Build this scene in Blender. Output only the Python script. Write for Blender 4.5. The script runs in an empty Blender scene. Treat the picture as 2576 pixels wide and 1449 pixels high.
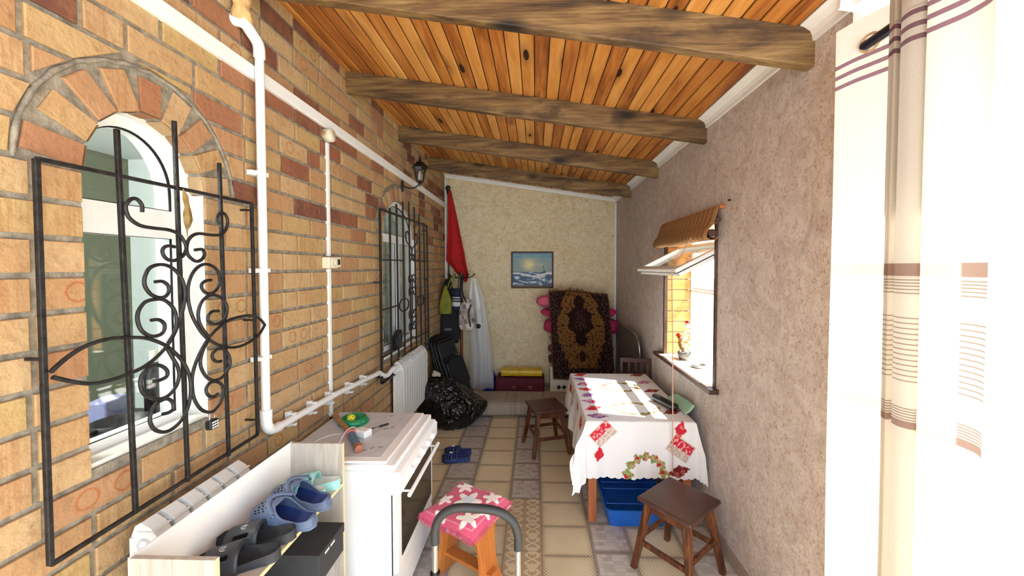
import bpy, math, random
from math import sin, cos, pi, sqrt, atan2, radians as R
from mathutils import Vector, Matrix, noise
from mathutils.geometry import tessellate_polygon
random.seed(7)
SC = bpy.context.scene
COL = SC.collection
# ---------------------------------------------------------------- camera
cam_d = bpy.data.cameras.new('camera')
cam = bpy.data.objects.new('camera', cam_d); COL.objects.link(cam)
cam.location = (0, 0, 1.85)
cam.rotation_euler = (pi/2 - .0278, 0, .0258)
cam_d.sensor_width = 36; cam_d.lens = 955.26/2576*36
cam_d.shift_x = -.01316; cam_d.shift_y = -.00974
cam_d.clip_start = .02
SC.camera = cam
# ---------------------------------------------------------------- light
SC.view_settings.view_transform = 'Standard'; SC.view_settings.look = 'None'
SC.view_settings.gamma = 1; SC.view_settings.use_curve_mapping = False
SC.view_settings.exposure = 0.52
w = bpy.data.worlds.new('sky'); SC.world = w; w.use_nodes = True
bg = w.node_tree.nodes['Background']
bg.inputs['Color'].default_value = (.72, .86, 1, 1); bg.inputs['Strength'].default_value = 3.2
sl = bpy.data.lights.new('sun', 'SUN'); sl.energy = 28; sl.angle = R(1.0); sl.color = (1, .95, .86)
so = bpy.data.objects.new('sun', sl); COL.objects.link(so)
so.rotation_euler = Vector((-.59, .14, -.80)).to_track_quat('-Z', 'Y').to_euler()

# ---------------------------------------------------------------- helpers
def lin(c):
    c = c/255
    return c/12.92 if c <= .04045 else ((c+.055)/1.055)**2.4
def S(r, g, b): return (lin(r), lin(g), lin(b), 1)

class MB:
    def __init__(s): s.v = []; s.f = []; s.m = []; s.s = []; s.c = []; s.u = []
    def add(s, V, F, mat=0, smooth=False, M=None, col=None, uv=None):
        b = len(s.v)
        for i, p in enumerate(V):
            p = Vector(p)
            if M is not None: p = M @ p
            s.v.append(p)
            s.c.append(col[i] if isinstance(col, list) else (col or (0, 0, 0, 1)))
            s.u.append(uv[i] if uv else (0, 0))
        for f in F:
            s.f.append([b+i for i in f]); s.m.append(mat); s.s.append(smooth)
        return s
    def box(s, x0, x1, y0, y1, z0, z1, mat=0, M=None):
        V = [(x, y, z) for x in (x0, x1) for y in (y0, y1) for z in (z0, z1)]
        F = [(0, 1, 3, 2), (4, 6, 7, 5), (0, 4, 5, 1), (2, 3, 7, 6), (0, 2, 6, 4), (1, 5, 7, 3)]
        return s.add(V, F, mat, False, M)
    def obox(s, c, sz, rot=(0, 0, 0), mat=0, M0=None):
        from mathutils import Euler
        M = Matrix.Translation(c) @ Euler(rot).to_matrix().to_4x4()
        if M0 is not None: M = M0 @ M
        a, b, d = sz[0]/2, sz[1]/2, sz[2]/2
        return s.box(-a, a, -b, b, -d, d, mat, M)
    def beam(s, p, q, wa, wb, up=(0, 0, 1), mat=0, wa2=None, wb2=None, M=None):
        p = Vector(p); q = Vector(q); d = (q-p).normalized(); up = Vector(up)
        a = d.cross(up).normalized(); b = a.cross(d).normalized()
        wa2 = wa if wa2 is None else wa2; wb2 = wb if wb2 is None else wb2
        V = []
        for o, x, y in ((p, wa, wb), (q, wa2, wb2)):
            for i, j in ((-1, -1), (1, -1), (1, 1), (-1, 1)): V.append(o+a*i*x/2+b*j*y/2)
        return s.add(V, [(3, 2, 1, 0), (4, 5, 6, 7), (0, 1, 5, 4), (1, 2, 6, 5), (2, 3, 7, 6), (3, 0, 4, 7)], mat, False, M)
    def tube(s, pts, r, n=8, closed=False, mat=0, ry=None, up=None, smooth=True, M=None, cap=True):
        P = [Vector(p) for p in pts]; k = len(P); ry = r if ry is None else ry
        rs = r if isinstance(r, (list, tuple)) else [r]*k
        rys = ry if isinstance(ry, (list, tuple)) else [ry]*k
        T = []
        for i in range(k):
            a = P[(i-1) % k] if closed or i > 0 else P[i]; b = P[(i+1) % k] if closed or i < k-1 else P[i]
            T.append((b-a).normalized())
        u = Vector(up) if up else (Vector((0, 0, 1)) if abs(T[0].z) < .9 else Vector((1, 0, 0)))
        N = (u - T[0]*u.dot(T[0])).normalized(); V = []
        for i in range(k):
            if i > 0:
                if up: N = (Vector(up)-T[i]*Vector(up).dot(T[i])).normalized()
                else: N = (N-T[i]*N.dot(T[i])).normalized()
            B = T[i].cross(N)
            for j in range(n):
                t = 2*pi*(j+.5)/n; V.append(P[i]+N*cos(t)*rs[i]+B*sin(t)*rys[i])
        F = []
        for i in range(k if closed else k-1):
            for j in range(n):
                a = i*n+j; b = i*n+(j+1) % n; c = ((i+1) % k)*n+(j+1) % n; d = ((i+1) % k)*n+j
                F.append((a, d, c, b))
        s.add(V, F, mat, smooth, M)
        if cap and not closed:
            s.add(V[:n], [list(range(n))], mat, False, M); s.add(V[-n:], [list(range(n))[::-1]], mat, False, M)
        return s
    def lathe(s, prof, n=24, mat=0, M=None, smooth=True):
        V = []; F = []
        for r, z in prof:
            for j in range(n): V.append((r*cos(2*pi*j/n), r*sin(2*pi*j/n), z))
        for i in range(len(prof)-1):
            for j in range(n):
                F.append((i*n+j, i*n+(j+1) % n, (i+1)*n+(j+1) % n, (i+1)*n+j))
        s.add(V, F, mat, smooth, M); return s
    def sphere(s, c, r, mat=0, n=16, M=None, sc=(1, 1, 1)):
        M2 = Matrix.Translation(c) @ Matrix.Diagonal((r*sc[0], r*sc[1], r*sc[2], 1))
        if M is not None: M2 = M @ M2
        return s.lathe([(max(1e-4, sin(pi*i/(n//2))), -cos(pi*i/(n//2))) for i in range(n//2+1)], n, mat, M2)
    def grid(s, fn, nu, nv, mat=0, smooth=True, cu=False, col=None, M=None, uv=False):
        V = []; C = []; U = []
        for i in range(nu):
            for j in range(nv):
                a = i/(nu if cu else nu-1); b = j/(nv-1)
                V.append(fn(a, b)); U.append((a, b))
                if col: C.append(col(a, b))
        F = []
        for i in range(nu if cu else nu-1):
            for j in range(nv-1):
                k = (i+1) % nu
                F.append((i*nv+j, k*nv+j, k*nv+j+1, i*nv+j+1))
        return s.add(V, F, mat, smooth, M, C if col else None, U)
    def prism(s, poly, fn, d0, d1, mat=0, M=None, smooth=False):
        n = len(poly)
        V = [fn(a, b, d0) for a, b in poly]+[fn(a, b, d1) for a, b in poly]
        F = [list(range(n))[::-1], [n+i for i in range(n)]]
        s.add(V, F, mat, False, M)
        s.add(V, [(i, (i+1) % n, n+(i+1) % n, n+i) for i in range(n)], mat, smooth, M)
        return s
    def build(s, name, mats, parent=None, local=False, bevel=0, solid=0, soff=0, smat=0, sub=0, col=False, kind=None, uv=False, seg=2):
        me = bpy.data.meshes.new(name)
        if not isinstance(mats, (list, tuple)): mats = [mats]
        off = Vector((0, 0, 0))
        if not local:
            if parent is not None:
                p = parent
                while p is not None: off += p.location; p = p.parent
            elif s.v:
                lo = [min(v[i] for v in s.v) for i in range(3)]; hi = [max(v[i] for v in s.v) for i in range(3)]
                off = Vector(((lo[0]+hi[0])/2, (lo[1]+hi[1])/2, lo[2]))
        me.from_pydata([tuple(v-off) for v in s.v], [], s.f)
        for m in mats: me.materials.append(m)
        me.polygons.foreach_set('material_index', s.m); me.polygons.foreach_set('use_smooth', s.s)
        if col:
            ca = me.color_attributes.new('col', 'FLOAT_COLOR', 'POINT')
            ca.data.foreach_set('color', [x for c in s.c for x in c])
        if uv:
            ul = me.uv_layers.new(name='uv')
            fl = []
            for l in me.loops: fl += s.u[l.vertex_index]
            ul.data.foreach_set('uv', fl)
        me.update()
        o = bpy.data.objects.new(name, me); COL.objects.link(o)
        if parent is not None: o.parent = parent
        elif not local: o.location = off
        if solid:
            md = o.modifiers.new('solid', 'SOLIDIFY'); md.thickness = solid; md.offset = soff
            md.material_offset = smat; md.material_offset_rim = 0
        if bevel:
            md = o.modifiers.new('bevel', 'BEVEL'); md.width = bevel; md.segments = seg; md.limit_method = 'ANGLE'; md.angle_limit = R(35)
            md.harden_normals = False
        if sub:
            md = o.modifiers.new('sub', 'SUBSURF'); md.levels = sub; md.render_levels = sub
        if kind: o['kind'] = kind
        return o
def tag(o, label, cat=None, group=None):
    o['label'] = label
    if cat: o['category'] = cat
    if group: o['group'] = group
    return o
def thing(name, label, cat, loc=(0, 0, 0), rot=(0, 0, 0), group=None):
    o = bpy.data.objects.new(name, None); COL.objects.link(o); o.empty_display_size = .05
    o.location = loc; o.rotation_euler = rot
    return tag(o, label, cat, group)
def dup(o, loc=None, rot=None, label=None, parent=None):
    c = o.copy(); COL.objects.link(c)
    if parent is not None: c.parent = parent
    if loc is not None: c.location = loc
    if rot is not None: c.rotation_euler = rot
    if label: c['label'] = label
    for ch in list(o.children): dup(ch, parent=c)
    return c
def smooth_path(pts, n=6, closed=False):
    P = [Vector(p) for p in pts]; k = len(P); out = []
    for i in range(k if closed else k-1):
        a = P[(i-1) % k] if (closed or i > 0) else P[i]; b = P[i]; c = P[(i+1) % k]; d = P[(i+2) % k] if (closed or i < k-2) else P[i+1]
        for j in range(n):
            t = j/n
            out.append(.5*((2*b)+(c-a)*t+(2*a-5*b+4*c-d)*t*t+(3*b-a-3*c+d)*t**3))
    if not closed: out.append(P[-1])
    return out

# ---------------------------------------------------------------- materials
class NT:
    def __init__(s, name):
        s.mat = bpy.data.materials.new(name); s.mat.use_nodes = True; s.t = s.mat.node_tree
        s.b = s.t.nodes['Principled BSDF']; s.out = s.t.nodes['Material Output']
    def n(s, ty, props=None, **ins):
        nd = s.t.nodes.new('ShaderNode'+ty)
        for k, v in (props or {}).items(): setattr(nd, k, v)
        for k, v in ins.items():
            key = k
            if k[0] == 'i' and k[1:].isdigit(): key = int(k[1:])
            else: key = k.replace('_', ' ')
            s.set(nd.inputs[key], v)
        return nd
    def set(s, inp, v):
        if isinstance(v, bpy.types.NodeSocket): s.t.links.new(v, inp)
        elif isinstance(v, bpy.types.Node): s.t.links.new(v.outputs[0], inp)
        else: inp.default_value = v
    def math(s, op, a, b=0.0, c=0.0, clamp=False):
        return s.n('Math', {'operation': op, 'use_clamp': clamp}, i0=a, i1=b, i2=c).outputs[0]
    def mix(s, f, a, b, bt='MIX'):
        nd = s.n('Mix', {'data_type': 'RGBA', 'blend_type': bt, 'clamp_factor': True})
        s.set(nd.inputs[0], f); s.set(nd.inputs[6], a); s.set(nd.inputs[7], b); return nd.outputs[2]
    def ramp(s, f, stops, interp='LINEAR'):
        nd = s.n('ValToRGB', i0=f); cr = nd.color_ramp; cr.interpolation = interp
        while len(cr.elements) > 1: cr.elements.remove(cr.elements[-1])
        for i, (p, c) in enumerate(stops):
            e = cr.elements[0] if i == 0 else cr.elements.new(p)
            e.position = p; e.color = c if len(c) == 4 else (*c, 1)
        return nd.outputs[0]
    def coord(s, sc=(1, 1, 1), kind='Object', rot=(0, 0, 0)):
        return s.n('Mapping', i0=s.n('TexCoord').outputs[kind], i3=sc, i2=rot).outputs[0]
    def noise(s, v, scale=5, det=3, rough=.5, dist=0):
        return s.n('TexNoise', Vector=v, Scale=scale, Detail=det, Roughness=rough, Distortion=dist).outputs[0]
    def bump(s, h, st=.3, d=.01):
        s.set(s.b.inputs['Normal'], s.n('Bump', Strength=st, Distance=d, Height=h).outputs[0])
    def done(s, col=None, rough=.5, metal=0, spec=None):
        if col is not None: s.set(s.b.inputs['Base Color'], col)
        s.set(s.b.inputs['Roughness'], rough); s.set(s.b.inputs['Metallic'], metal)
        if spec is not None: s.set(s.b.inputs['Specular IOR Level'], spec)
        return s.mat
def plain(name, c, rough=.5, metal=0, var=.12, sc=8, bump=0, spec=None, bs=60):
    m = NT(name); co = m.coord()
    f = m.noise(co, sc, 4)
    d = tuple(max(0, x*(1-var*2)) for x in c[:3])+(1,); u = tuple(min(1, x*(1+var)) for x in c[:3])+(1,)
    col = m.ramp(f, [(.3, d), (.65, u)])
    if bump: m.bump(m.noise(co, bs, 3), bump, .004)
    return m.done(col, rough, metal, spec)
def wood(name, stops, along='y', sc=1, rough=.45, knots=False, attr=False, grain=1.0, bump=.15, kr=.13):
    m = NT(name)
    s = {'x': (.8, 9, 9), 'y': (9, .8, 9), 'z': (9, 9, .8)}[along]; s = tuple(x*sc for x in s)
    co = m.coord(s)
    if attr:
        at = m.n('Attribute', {'attribute_name': 'col'})
        co = m.n('VectorMath', {'operation': 'ADD'}, i0=co, i1=m.n('VectorMath', {'operation': 'SCALE'}, i0=at.outputs['Color'], Scale=37.).outputs[0]).outputs[0]
    f = m.noise(co, 1.2*grain, 5, .6, 1.2)
    g = m.noise(co, 6*grain, 4, .6, .3)
    ff = m.math('ADD', m.math('MULTIPLY', f, .75), m.math('MULTIPLY', g, .3))
    if attr: ff = m.math('ADD', ff, m.math('MULTIPLY', m.math('SUBTRACT', m.n('SeparateColor', i0=at.outputs['Color']).outputs[0], .5), .28))
    col = m.ramp(ff, stops)
    if knots:
        co2 = m.coord(tuple(x/s[0 if along != 'x' else 1]*5.5 if False else x for x in {'x': (4.2, 14, 14), 'y': (14, 4.2, 14), 'z': (14, 14, 4.2)}[along]))
        if attr: co2 = m.n('VectorMath', {'operation': 'ADD'}, i0=co2, i1=m.n('VectorMath', {'operation': 'SCALE'}, i0=at.outputs['Color'], Scale=23.).outputs[0]).outputs[0]
        vo = m.n('TexVoronoi', Vector=co2, Scale=.55)
        k = m.math('LESS_THAN', vo.outputs['Distance'], kr)
        sel = m.math('GREATER_THAN', m.n('SeparateColor', i0=vo.outputs['Color']).outputs[0], knots)
        halo = m.math('MULTIPLY', m.math('SUBTRACT', 1., m.math('MULTIPLY', vo.outputs['Distance'], .34/kr), clamp=True), sel)
        dk = stops[0][1]; col = m.mix(m.math('MULTIPLY', halo, .75), col, tuple(x*.55 for x in dk[:3])+(1,))
        col = m.mix(m.math('MULTIPLY', k, sel), col, tuple(x*.18 for x in dk[:3])+(1,))
    m.bump(g, bump, .003)
    return m.done(col, rough)
def vcol(name, rough=.8, spec=.3, bump=0, bs=80, sheen=0, trans=0):
    m = NT(name); at = m.n('Attribute', {'attribute_name': 'col'}).outputs['Color']
    f = m.noise(m.coord(), bs, 3); col = m.mix(.12, at, f, 'OVERLAY')
    if bump: m.bump(f, bump, .003)
    if sheen: m.set(m.b.inputs['Sheen Weight'], sheen)
    mt = m.done(col, rough, 0, spec)
    if trans:
        tr = m.n('BsdfTranslucent', Color=col); mx = m.n('MixShader', i0=trans)
        m.t.links.new(m.b.outputs[0], mx.inputs[1]); m.t.links.new(tr.outputs[0], mx.inputs[2]); m.t.links.new(mx.outputs[0], m.out.inputs[0])
    return mt
def glass(name, tint=(1, 1, 1, 1), refl=1.0, rough=0.0):
    m = NT(name)
    lw = m.n('LayerWeight', Blend=.5); tr = m.n('BsdfTransparent', Color=tint); gl = m.n('BsdfGlossy', Roughness=rough)
    f = m.math('MULTIPLY', m.math('ADD', m.math('MULTIPLY', m.math('POWER', lw.outputs['Facing'], 5.), .9), .045), refl)
    mx = m.n('MixShader', i0=f); m.t.links.new(tr.outputs[0], mx.inputs[1]); m.t.links.new(gl.outputs[0], mx.inputs[2])
    m.t.links.new(mx.outputs[0], m.out.inputs[0]); return m.mat
M = {}
M['white'] = plain('white_plastic', S(236, 239, 240), .35, var=.02)
M['enamel'] = plain('white_enamel', S(246, 247, 248), .38, var=.01, spec=.3)
M['enamel_top'] = plain('dusty_enamel', S(204, 209, 214), .6, var=.05, sc=14, spec=.25)
M['white_metal'] = plain('white_painted_metal', S(226, 229, 228), .35, var=.03)
M['cream'] = plain('cream_plastic', S(226, 220, 196), .4, var=.02)
M['iron'] = plain('wrought_iron', S(40, 38, 38), .5, .3, var=.35, sc=40, bump=.4, bs=150)
M['black'] = plain('black_plastic', S(22, 22, 24), .4, var=.2)
M['foam_black'] = plain('black_foam', S(38, 40, 43), .55, var=.1)
M['chrome'] = plain('chrome', S(215, 215, 215), .12, 1, var=.03)
M['mortar'] = plain('mortar', S(140, 133, 119), .95, var=.22, sc=30, bump=.8, bs=110)
M['plaster_white'] = plain('painted_reveal', S(228, 228, 222), .8, var=.05, sc=20, bump=.4, bs=40)
M['brownwood'] = plain('dark_brown_trim', S(72, 46, 36), .45, var=.2, sc=12)
M['foamgun'] = plain('cured_foam', S(214, 176, 120), .8, var=.15, sc=30, bump=.8, bs=60)
M['glass'] = glass('clear_glass', (.97, .99, .98, 1), 1.2)
M['inner_wall'] = plain('pale_green_wall', S(216, 222, 216), .9, var=.02)
M['inner_wall2'] = plain('olive_wall', S(116, 118, 98), .9, var=.03)
M['ceil'] = wood('pine_boards', [(.24, S(100, 50, 20)), (.4, S(162, 98, 42)), (.56, S(194, 132, 62)), (.8, S(216, 164, 94))], 'y', 1, .38, knots=.55, attr=True)
M['beam'] = wood('stained_beam', [(.26, S(50, 36, 22)), (.42, S(98, 74, 46)), (.58, S(118, 92, 58)), (.8, S(140, 114, 76))], 'x', .8, .6, knots=.25, kr=.2)
M['stool'] = wood('stool_legs_wood', [(.34, S(30, 13, 8)), (.52, S(82, 42, 22)), (.72, S(140, 84, 44))], 'z', 2, .35)
M['stooltop'] = plain('stool_seat_brown', S(74, 48, 42), .38, var=.14, sc=10)
M['orangewood'] = wood('orange_lacquered_wood', [(.3, S(150, 84, 34)), (.55, S(184, 110, 50)), (.8, S(204, 134, 66))], 'z', 2, .3)
M['tableleg'] = wood('table_leg_wood', [(.3, S(130, 72, 40)), (.6, S(168, 98, 58)), (.85, S(186, 118, 74))], 'z', 2, .4)
M['laminate'] = wood('grey_oak_laminate', [(.3, S(158, 148, 138)), (.55, S(188, 180, 170)), (.8, S(208, 202, 194))], 'z', 3, .5, grain=.8, bump=.03)
M['laminate_h'] = wood('grey_oak_laminate_shelf', [(.3, S(166, 156, 146)), (.55, S(192, 182, 172)), (.8, S(208, 200, 192))], 'y', 3, .5, grain=.8, bump=.03)
M['edge'] = plain('pale_edge_band', S(222, 204, 158), .5, var=.05)
M['hdf'] = plain('white_back_panel', S(246, 246, 244), .5, var=.01)
M['redfl'] = plain('red_cloth', S(168, 8, 10), .8, var=.12, sc=5)
M['maroon'] = plain('maroon_fabric', S(92, 22, 40), .8, var=.15, bump=.3)
M['yellow'] = plain('yellow_plastic_wrap', S(214, 176, 26), .3, var=.15, sc=10)
M['bluebag'] = plain('blue_plastic_bag', S(18, 32, 120), .4, var=.2)
M['pink'] = plain('pink_quilt', S(190, 40, 92), .7, var=.18, sc=6)
M['pinkl'] = plain('light_pink_quilt', S(216, 96, 128), .7, var=.15, sc=6)
M['blue_pl'] = plain('blue_plastic', S(24, 98, 196), .35, var=.08)
M['blue_wire'] = plain('blue_coated_wire', S(30, 84, 170), .4, var=.1)
M['croc'] = plain('slate_blue_foam', S(92, 108, 138), .55, var=.1, bump=.1)
M['croc_in'] = plain('navy_footbed', S(24, 48, 110), .7, var=.18)
M['slide'] = plain('charcoal_foam', S(46, 50, 58), .5, var=.12, bump=.1)
M['slide_in'] = plain('charcoal_footbed', S(36, 42, 50), .75, var=.15, bump=.3)
M['slip_blue'] = plain('blue_rubber', S(40, 58, 116), .5, var=.12)
M['mint'] = plain('mint_rubber', S(150, 206, 204), .45, var=.05)
M['mintpale'] = plain('pale_grey_rubber', S(196, 206, 200), .5, var=.06)
M['shoebox'] = plain('charcoal_cardboard', S(48, 50, 53), .6, var=.15)
M['green_pl'] = plain('green_plastic', S(22, 134, 86), .25, var=.06)
M['ball'] = plain('yellow_ball', S(226, 226, 44), .4, var=.03)
M['dark'] = plain('dark_hole', S(14, 14, 14), .9, var=.05)
M['hammer'] = plain('worn_wood_handle', S(166, 122, 76), .5, var=.15, sc=20)
M['steel_blue'] = plain('blue_painted_steel', S(74, 118, 146), .4, .1, var=.15)
M['copper'] = plain('rusty_face', S(166, 104, 78), .5, .2, var=.15)
M['coral'] = plain('coral_rubber', S(214, 116, 100), .5, var=.1)
M['redwood'] = plain('mahogany', S(62, 24, 18), .5, var=.15)
M['greyboard'] = plain('grey_laminate', S(96, 94, 92), .45, var=.05)
M['steel'] = plain('steel_edge', S(170, 170, 172), .25, .9, var=.05)
M['mintpaper'] = plain('mint_paper', S(168, 214, 190), .7, var=.04)
M['cord'] = plain('beige_cord', S(196, 160, 140), .7, var=.05)
M['pole_wood'] = plain('brown_pole', S(120, 62, 30), .4, var=.15)
M['limebag'] = plain('lime_fabric', S(122, 128, 30), .7, var=.15, sc=12)
M['blackcloth'] = plain('black_cloth', S(26, 26, 32), .8, var=.2, bump=.3)
M['navycloth'] = plain('navy_cloth', S(24, 34, 58), .8, var=.15)
M['whitecloth'] = plain('white_cloth', S(214, 216, 220), .8, var=.05)
M['lamp_glass'] = glass('lantern_glass', (.75, .78, .78, 1), 1.5)
M['bulb'] = plain('bulb_white', S(235, 235, 228), .3, var=.02)
M['leaf'] = plain('dried_leaf', S(136, 112, 62), .7, var=.25, sc=30)
M['oven_glass'] = plain('dark_oven_glass', S(40, 40, 38), .12, var=.1)
M['bag'] = NT('black_bin_liner'); _m = M['bag']; _m.bump(_m.n('TexVoronoi', {'feature': 'SMOOTH_F1'}, Vector=_m.n('VectorMath', {'operation': 'ADD'}, i0=_m.coord((1, 1, .55)), i1=_m.n('VectorMath', {'operation': 'SCALE'}, i0=_m.n('TexNoise', Vector=_m.coord(), Scale=5., Detail=3.).outputs[1], Scale=.35).outputs[0]).outputs[0], Scale=14., Smoothness=.15).outputs[0], .8, .05); M['bag'] = _m.done(S(6, 7, 9), .2, 0, .6)
M['poly'] = None
m = NT('clear_garment_bag'); d = m.n('BsdfDiffuse', Color=S(225, 228, 232)); t = m.n('BsdfTransparent'); g = m.n('BsdfGlossy', Roughness=.2)
m1 = m.n('MixShader', i0=.12); m.t.links.new(d.outputs[0], m1.inputs[1]); m.t.links.new(g.outputs[0], m1.inputs[2])
m2 = m.n('MixShader', i0=.34); m.t.links.new(t.outputs[0], m2.inputs[1]); m.t.links.new(m1.outputs[0], m2.inputs[2]); m.t.links.new(m2.outputs[0], m.out.inputs[0])
M['poly'] = m.mat
# ---------------------------------------------------------------- the setting
XL, XR, YB, YE = -1.39, 1.231, 5.84, 1.532
def zc(x): return 3.085-.1475*x
# -- brick wall with two arched windows: (y0, y1, z0, zspring, rise)
WIN = [(1.14, 1.573, 1.21, 2.15, .25), (3.44, 4.42, 1.04, 2.17, .36)]
RING = .145
def arch_pts(w, grow=0.0, n=22):
    y0, y1, z0, zs, r = w; c = (y0+y1)/2; a = (y1-y0)/2+grow; b = r+grow
    P = [(y0-grow, z0-grow), (y1+grow, z0-grow)]
    return P+[(c+a*cos(pi*i/n), zs+b*sin(pi*i/n)) for i in range(n+1)]
wl = MB()
outer = [(-1.6, 0), (YB+.1, 0), (YB+.1, 3.4), (-1.6, 3.4)]
loops = [[Vector((XL-.009, y, z)) for y, z in outer]]+[[Vector((XL-.009, y, z)) for y, z in arch_pts(w)] for w in WIN]
tri = tessellate_polygon(loops)
flat = [v for l in loops for v in l]
wl.add(flat, [list(t) for t in tri], 0)
for w in WIN:                                   # painted reveals
    P = arch_pts(w); n = len(P)
    V = [(XL-.009, y, z) for y, z in P]+[(XL-.22, y, z) for y, z in P]
    for i in range(n):
        j = (i+1) % n
        
        if i < 2 or i >= n-1: wl.add([V[i], V[j], V[n+j], V[n+i]], [(0, 1, 2, 3)], 0 if i == 0 else 2); continue
        mi, mj = [(XL-.06, V[q][1], V[q][2]) for q in (i, j)]
        wl.add([V[i], V[j], mj, mi], [(0, 1, 2, 3)], 0); wl.add([mi, mj, V[n+j], V[n+i]], [(0, 1, 2, 3)], 2)
def brick(poly, r1, r2, y0, z0, L, H, dx=0.0):
    """a bevelled brick face standing 8 mm proud of the mortar"""
    if len(poly) < 3: return
    c = [sum(p[k] for p in poly)/len(poly) for k in (0, 1)]
    def ins(p, d): 
        v = (p[0]-c[0], p[1]-c[1]); l = math.hypot(*v) or 1
        return (p[0]-v[0]/l*d, p[1]-v[1]/l*d)
    j = random.uniform(-.0015, .002)
    rings = [(XL-.012, poly), (XL-.003+j, poly), (XL+j+dx, [ins(p, .004) for p in poly])]
    V = []; C = []
    for x, q in rings:
        for p in q:
            V.append((x, p[0], p[1])); C.append((r1, r2, (p[0]-y0)/L, (p[1]-z0)/H))
    n = len(poly); F = [[2*n+i for i in range(n)]]
    for k in (0, 1):
        for i in range(n): F.append([k*n+i, k*n+(i+1) % n, (k+1)*n+(i+1) % n, (k+1)*n+i])
    wl.add(V, F, 1, False, None, C)
def clip(poly, nx, nz, d):
    out = []
    for i in range(len(poly)):
        a = poly[i]; b = poly[(i+1) % len(poly)]
        fa = a[0]*nx+a[1]*nz-d; fb = b[0]*nx+b[1]*nz-d
        if fa >= 0: out.append(a)
        if fa*fb < 0:
            t = fa/(fa-fb); out.append((a[0]+(b[0]-a[0])*t, a[1]+(b[1]-a[1])*t))
    return out
PB = .1075
rb = random.Random(4)
for k in range(0, 31):
    z0 = k*PB+.009; z1 = (k+1)*PB-.0085; off = 1.013 if k % 2 == 0 else 1.143
    y = off-.26*10+rb.uniform(-.012, .012)
    while y < YB:
        L = .26
        if rb.random() < .08: L = .13
        ya, yb = y+.0075, y+L-.0085; y += L
        ym = (ya+yb)/2; zm = (z0+z1)/2
        r1 = rb.random(); r2 = rb.random()
        hi = max(0, min(1, (zm-1.95)/.8))  # higher up, more dark red bricks: shade put into the brick colour
        if zm > 2.05 and rb.random() < .30*hi+.05: r1 = .66+.34*r1
        else: r1 = .62*r1
        segs = [(ya, yb)]
        for (w0, w1, wz, zs, rise) in WIN:
            if z1 > wz and zm < zs-.01:
                ns = []
                for a, b in segs:
                    if b <= w0 or a >= w1: ns.append((a, b)); continue
                    if w0-a > .03: ns.append((a, w0-.001))
                    if b-w1 > .03: ns.append((w1+.001, b))
                segs = ns
        for a, b in segs:
            poly = [(a, z0), (b, z0), (b, z1), (a, z1)]; dead = False
            for (w0, w1, wz, zs, rise) in WIN:
                c = (w0+w1)/2; A = (w1-w0)/2+RING+.018; B = rise+RING+.018
                if zm >= zs-.01:
                    ins = [((p[0]-c)/A)**2+(max(0, p[1]-zs)/B)**2 < 1 for p in poly+[((a+b)/2, zm)]]
                    if all(ins[:-1]): dead = True; break
                    if any(ins):
                        th = atan2((zm-zs)/B, ((a+b)/2-c)/A)
                        nx, nz = cos(th)/A, sin(th)/B
                        poly = clip(poly, nx, nz, nx*c+nz*zs+1.0)
                        if len(poly) < 3: dead = True; break
            if not dead: brick(poly, r1, r2, a, z0, .25, .093)
for wi, (w0, w1, wz, zs, rise) in enumerate(WIN):      # voussoirs
    c = (w0+w1)/2; A = (w1-w0)/2; nb = 9 if wi == 0 else 15
    for i in range(nb):
        th = pi*(i+.5)/nb
        p = Vector((c+A*cos(th), zs+rise*sin(th))); nrm = Vector((cos(th)/A, sin(th)/rise)).normalized(); t = Vector((-nrm.y, nrm.x))
        hw = (.0385 if wi == 0 else .035); r0 = rb.uniform(-.004, .003); ln = RING-.012+rb.uniform(-.01, .008)
        q = [p+nrm*r0-t*hw*.93, p+nrm*ln-t*hw*1.0, p+nrm*ln+t*hw*1.0, p+nrm*r0+t*hw*.93]
        poly = [(v.x, v.y) for v in q][::-1]
        r1 = rb.choice([.2, .35, .6, .66, .5, .7, .1]); r2 = rb.random()*.4
        brick(poly, r1, r2, p.x, p.y, .25, .093, .002)
        V = [(XL-.002, v.x, v.y) for v in (q[0], q[3])]+[(XL-.065, v.x, v.y) for v in (q[3], q[0])]
        e = .004; V = [(x, y-nrm.x*e, z-nrm.y*e) for x, y, z in V]
        wl.add(V, [(0, 1, 2, 3)], 1, False, None, [(r1, r2, .9, .5)]*4)
m = NT('bricks'); at = m.n('Attribute', {'attribute_name': 'col'}); sp = m.n('SeparateColor', i0=at.outputs['Color'])
r1, r2, bu = sp.outputs[0], sp.outputs[1], sp.outputs[2]; bv = at.outputs['Alpha']
base = m.ramp(r1, [(0, S(176, 150, 100)), (.2, S(184, 156, 118)), (.4, S(178, 146, 104)), (.6, S(170, 132, 98)), (.68, S(158, 112, 84)), (.84, S(134, 84, 66)), (1, S(104, 68, 58))])
co = m.coord(); f = m.noise(co, 9, 5, .65); f2 = m.noise(co, 38, 4, .6)
col = m.mix(m.math('MULTIPLY', m.ramp(f, [(.45, (0, 0, 0)), (.72, (1, 1, 1))]), .5), base, S(160, 118, 80))
col = m.mix(m.math('MULTIPLY', m.ramp(f2, [(.55, (0, 0, 0)), (.75, (1, 1, 1))]), .5), col, S(120, 94, 60))
st = m.noise(m.coord((1, 42, 1.5)), 1.6, 3, .6)
stf = m.math('MULTIPLY', m.ramp(st, [(.48, (0, 0, 0)), (.62, (1, 1, 1))]), m.math('MULTIPLY', m.math('LESS_THAN', r2, .22), .4))
col = m.mix(stf, col, S(150, 98, 64))
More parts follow.
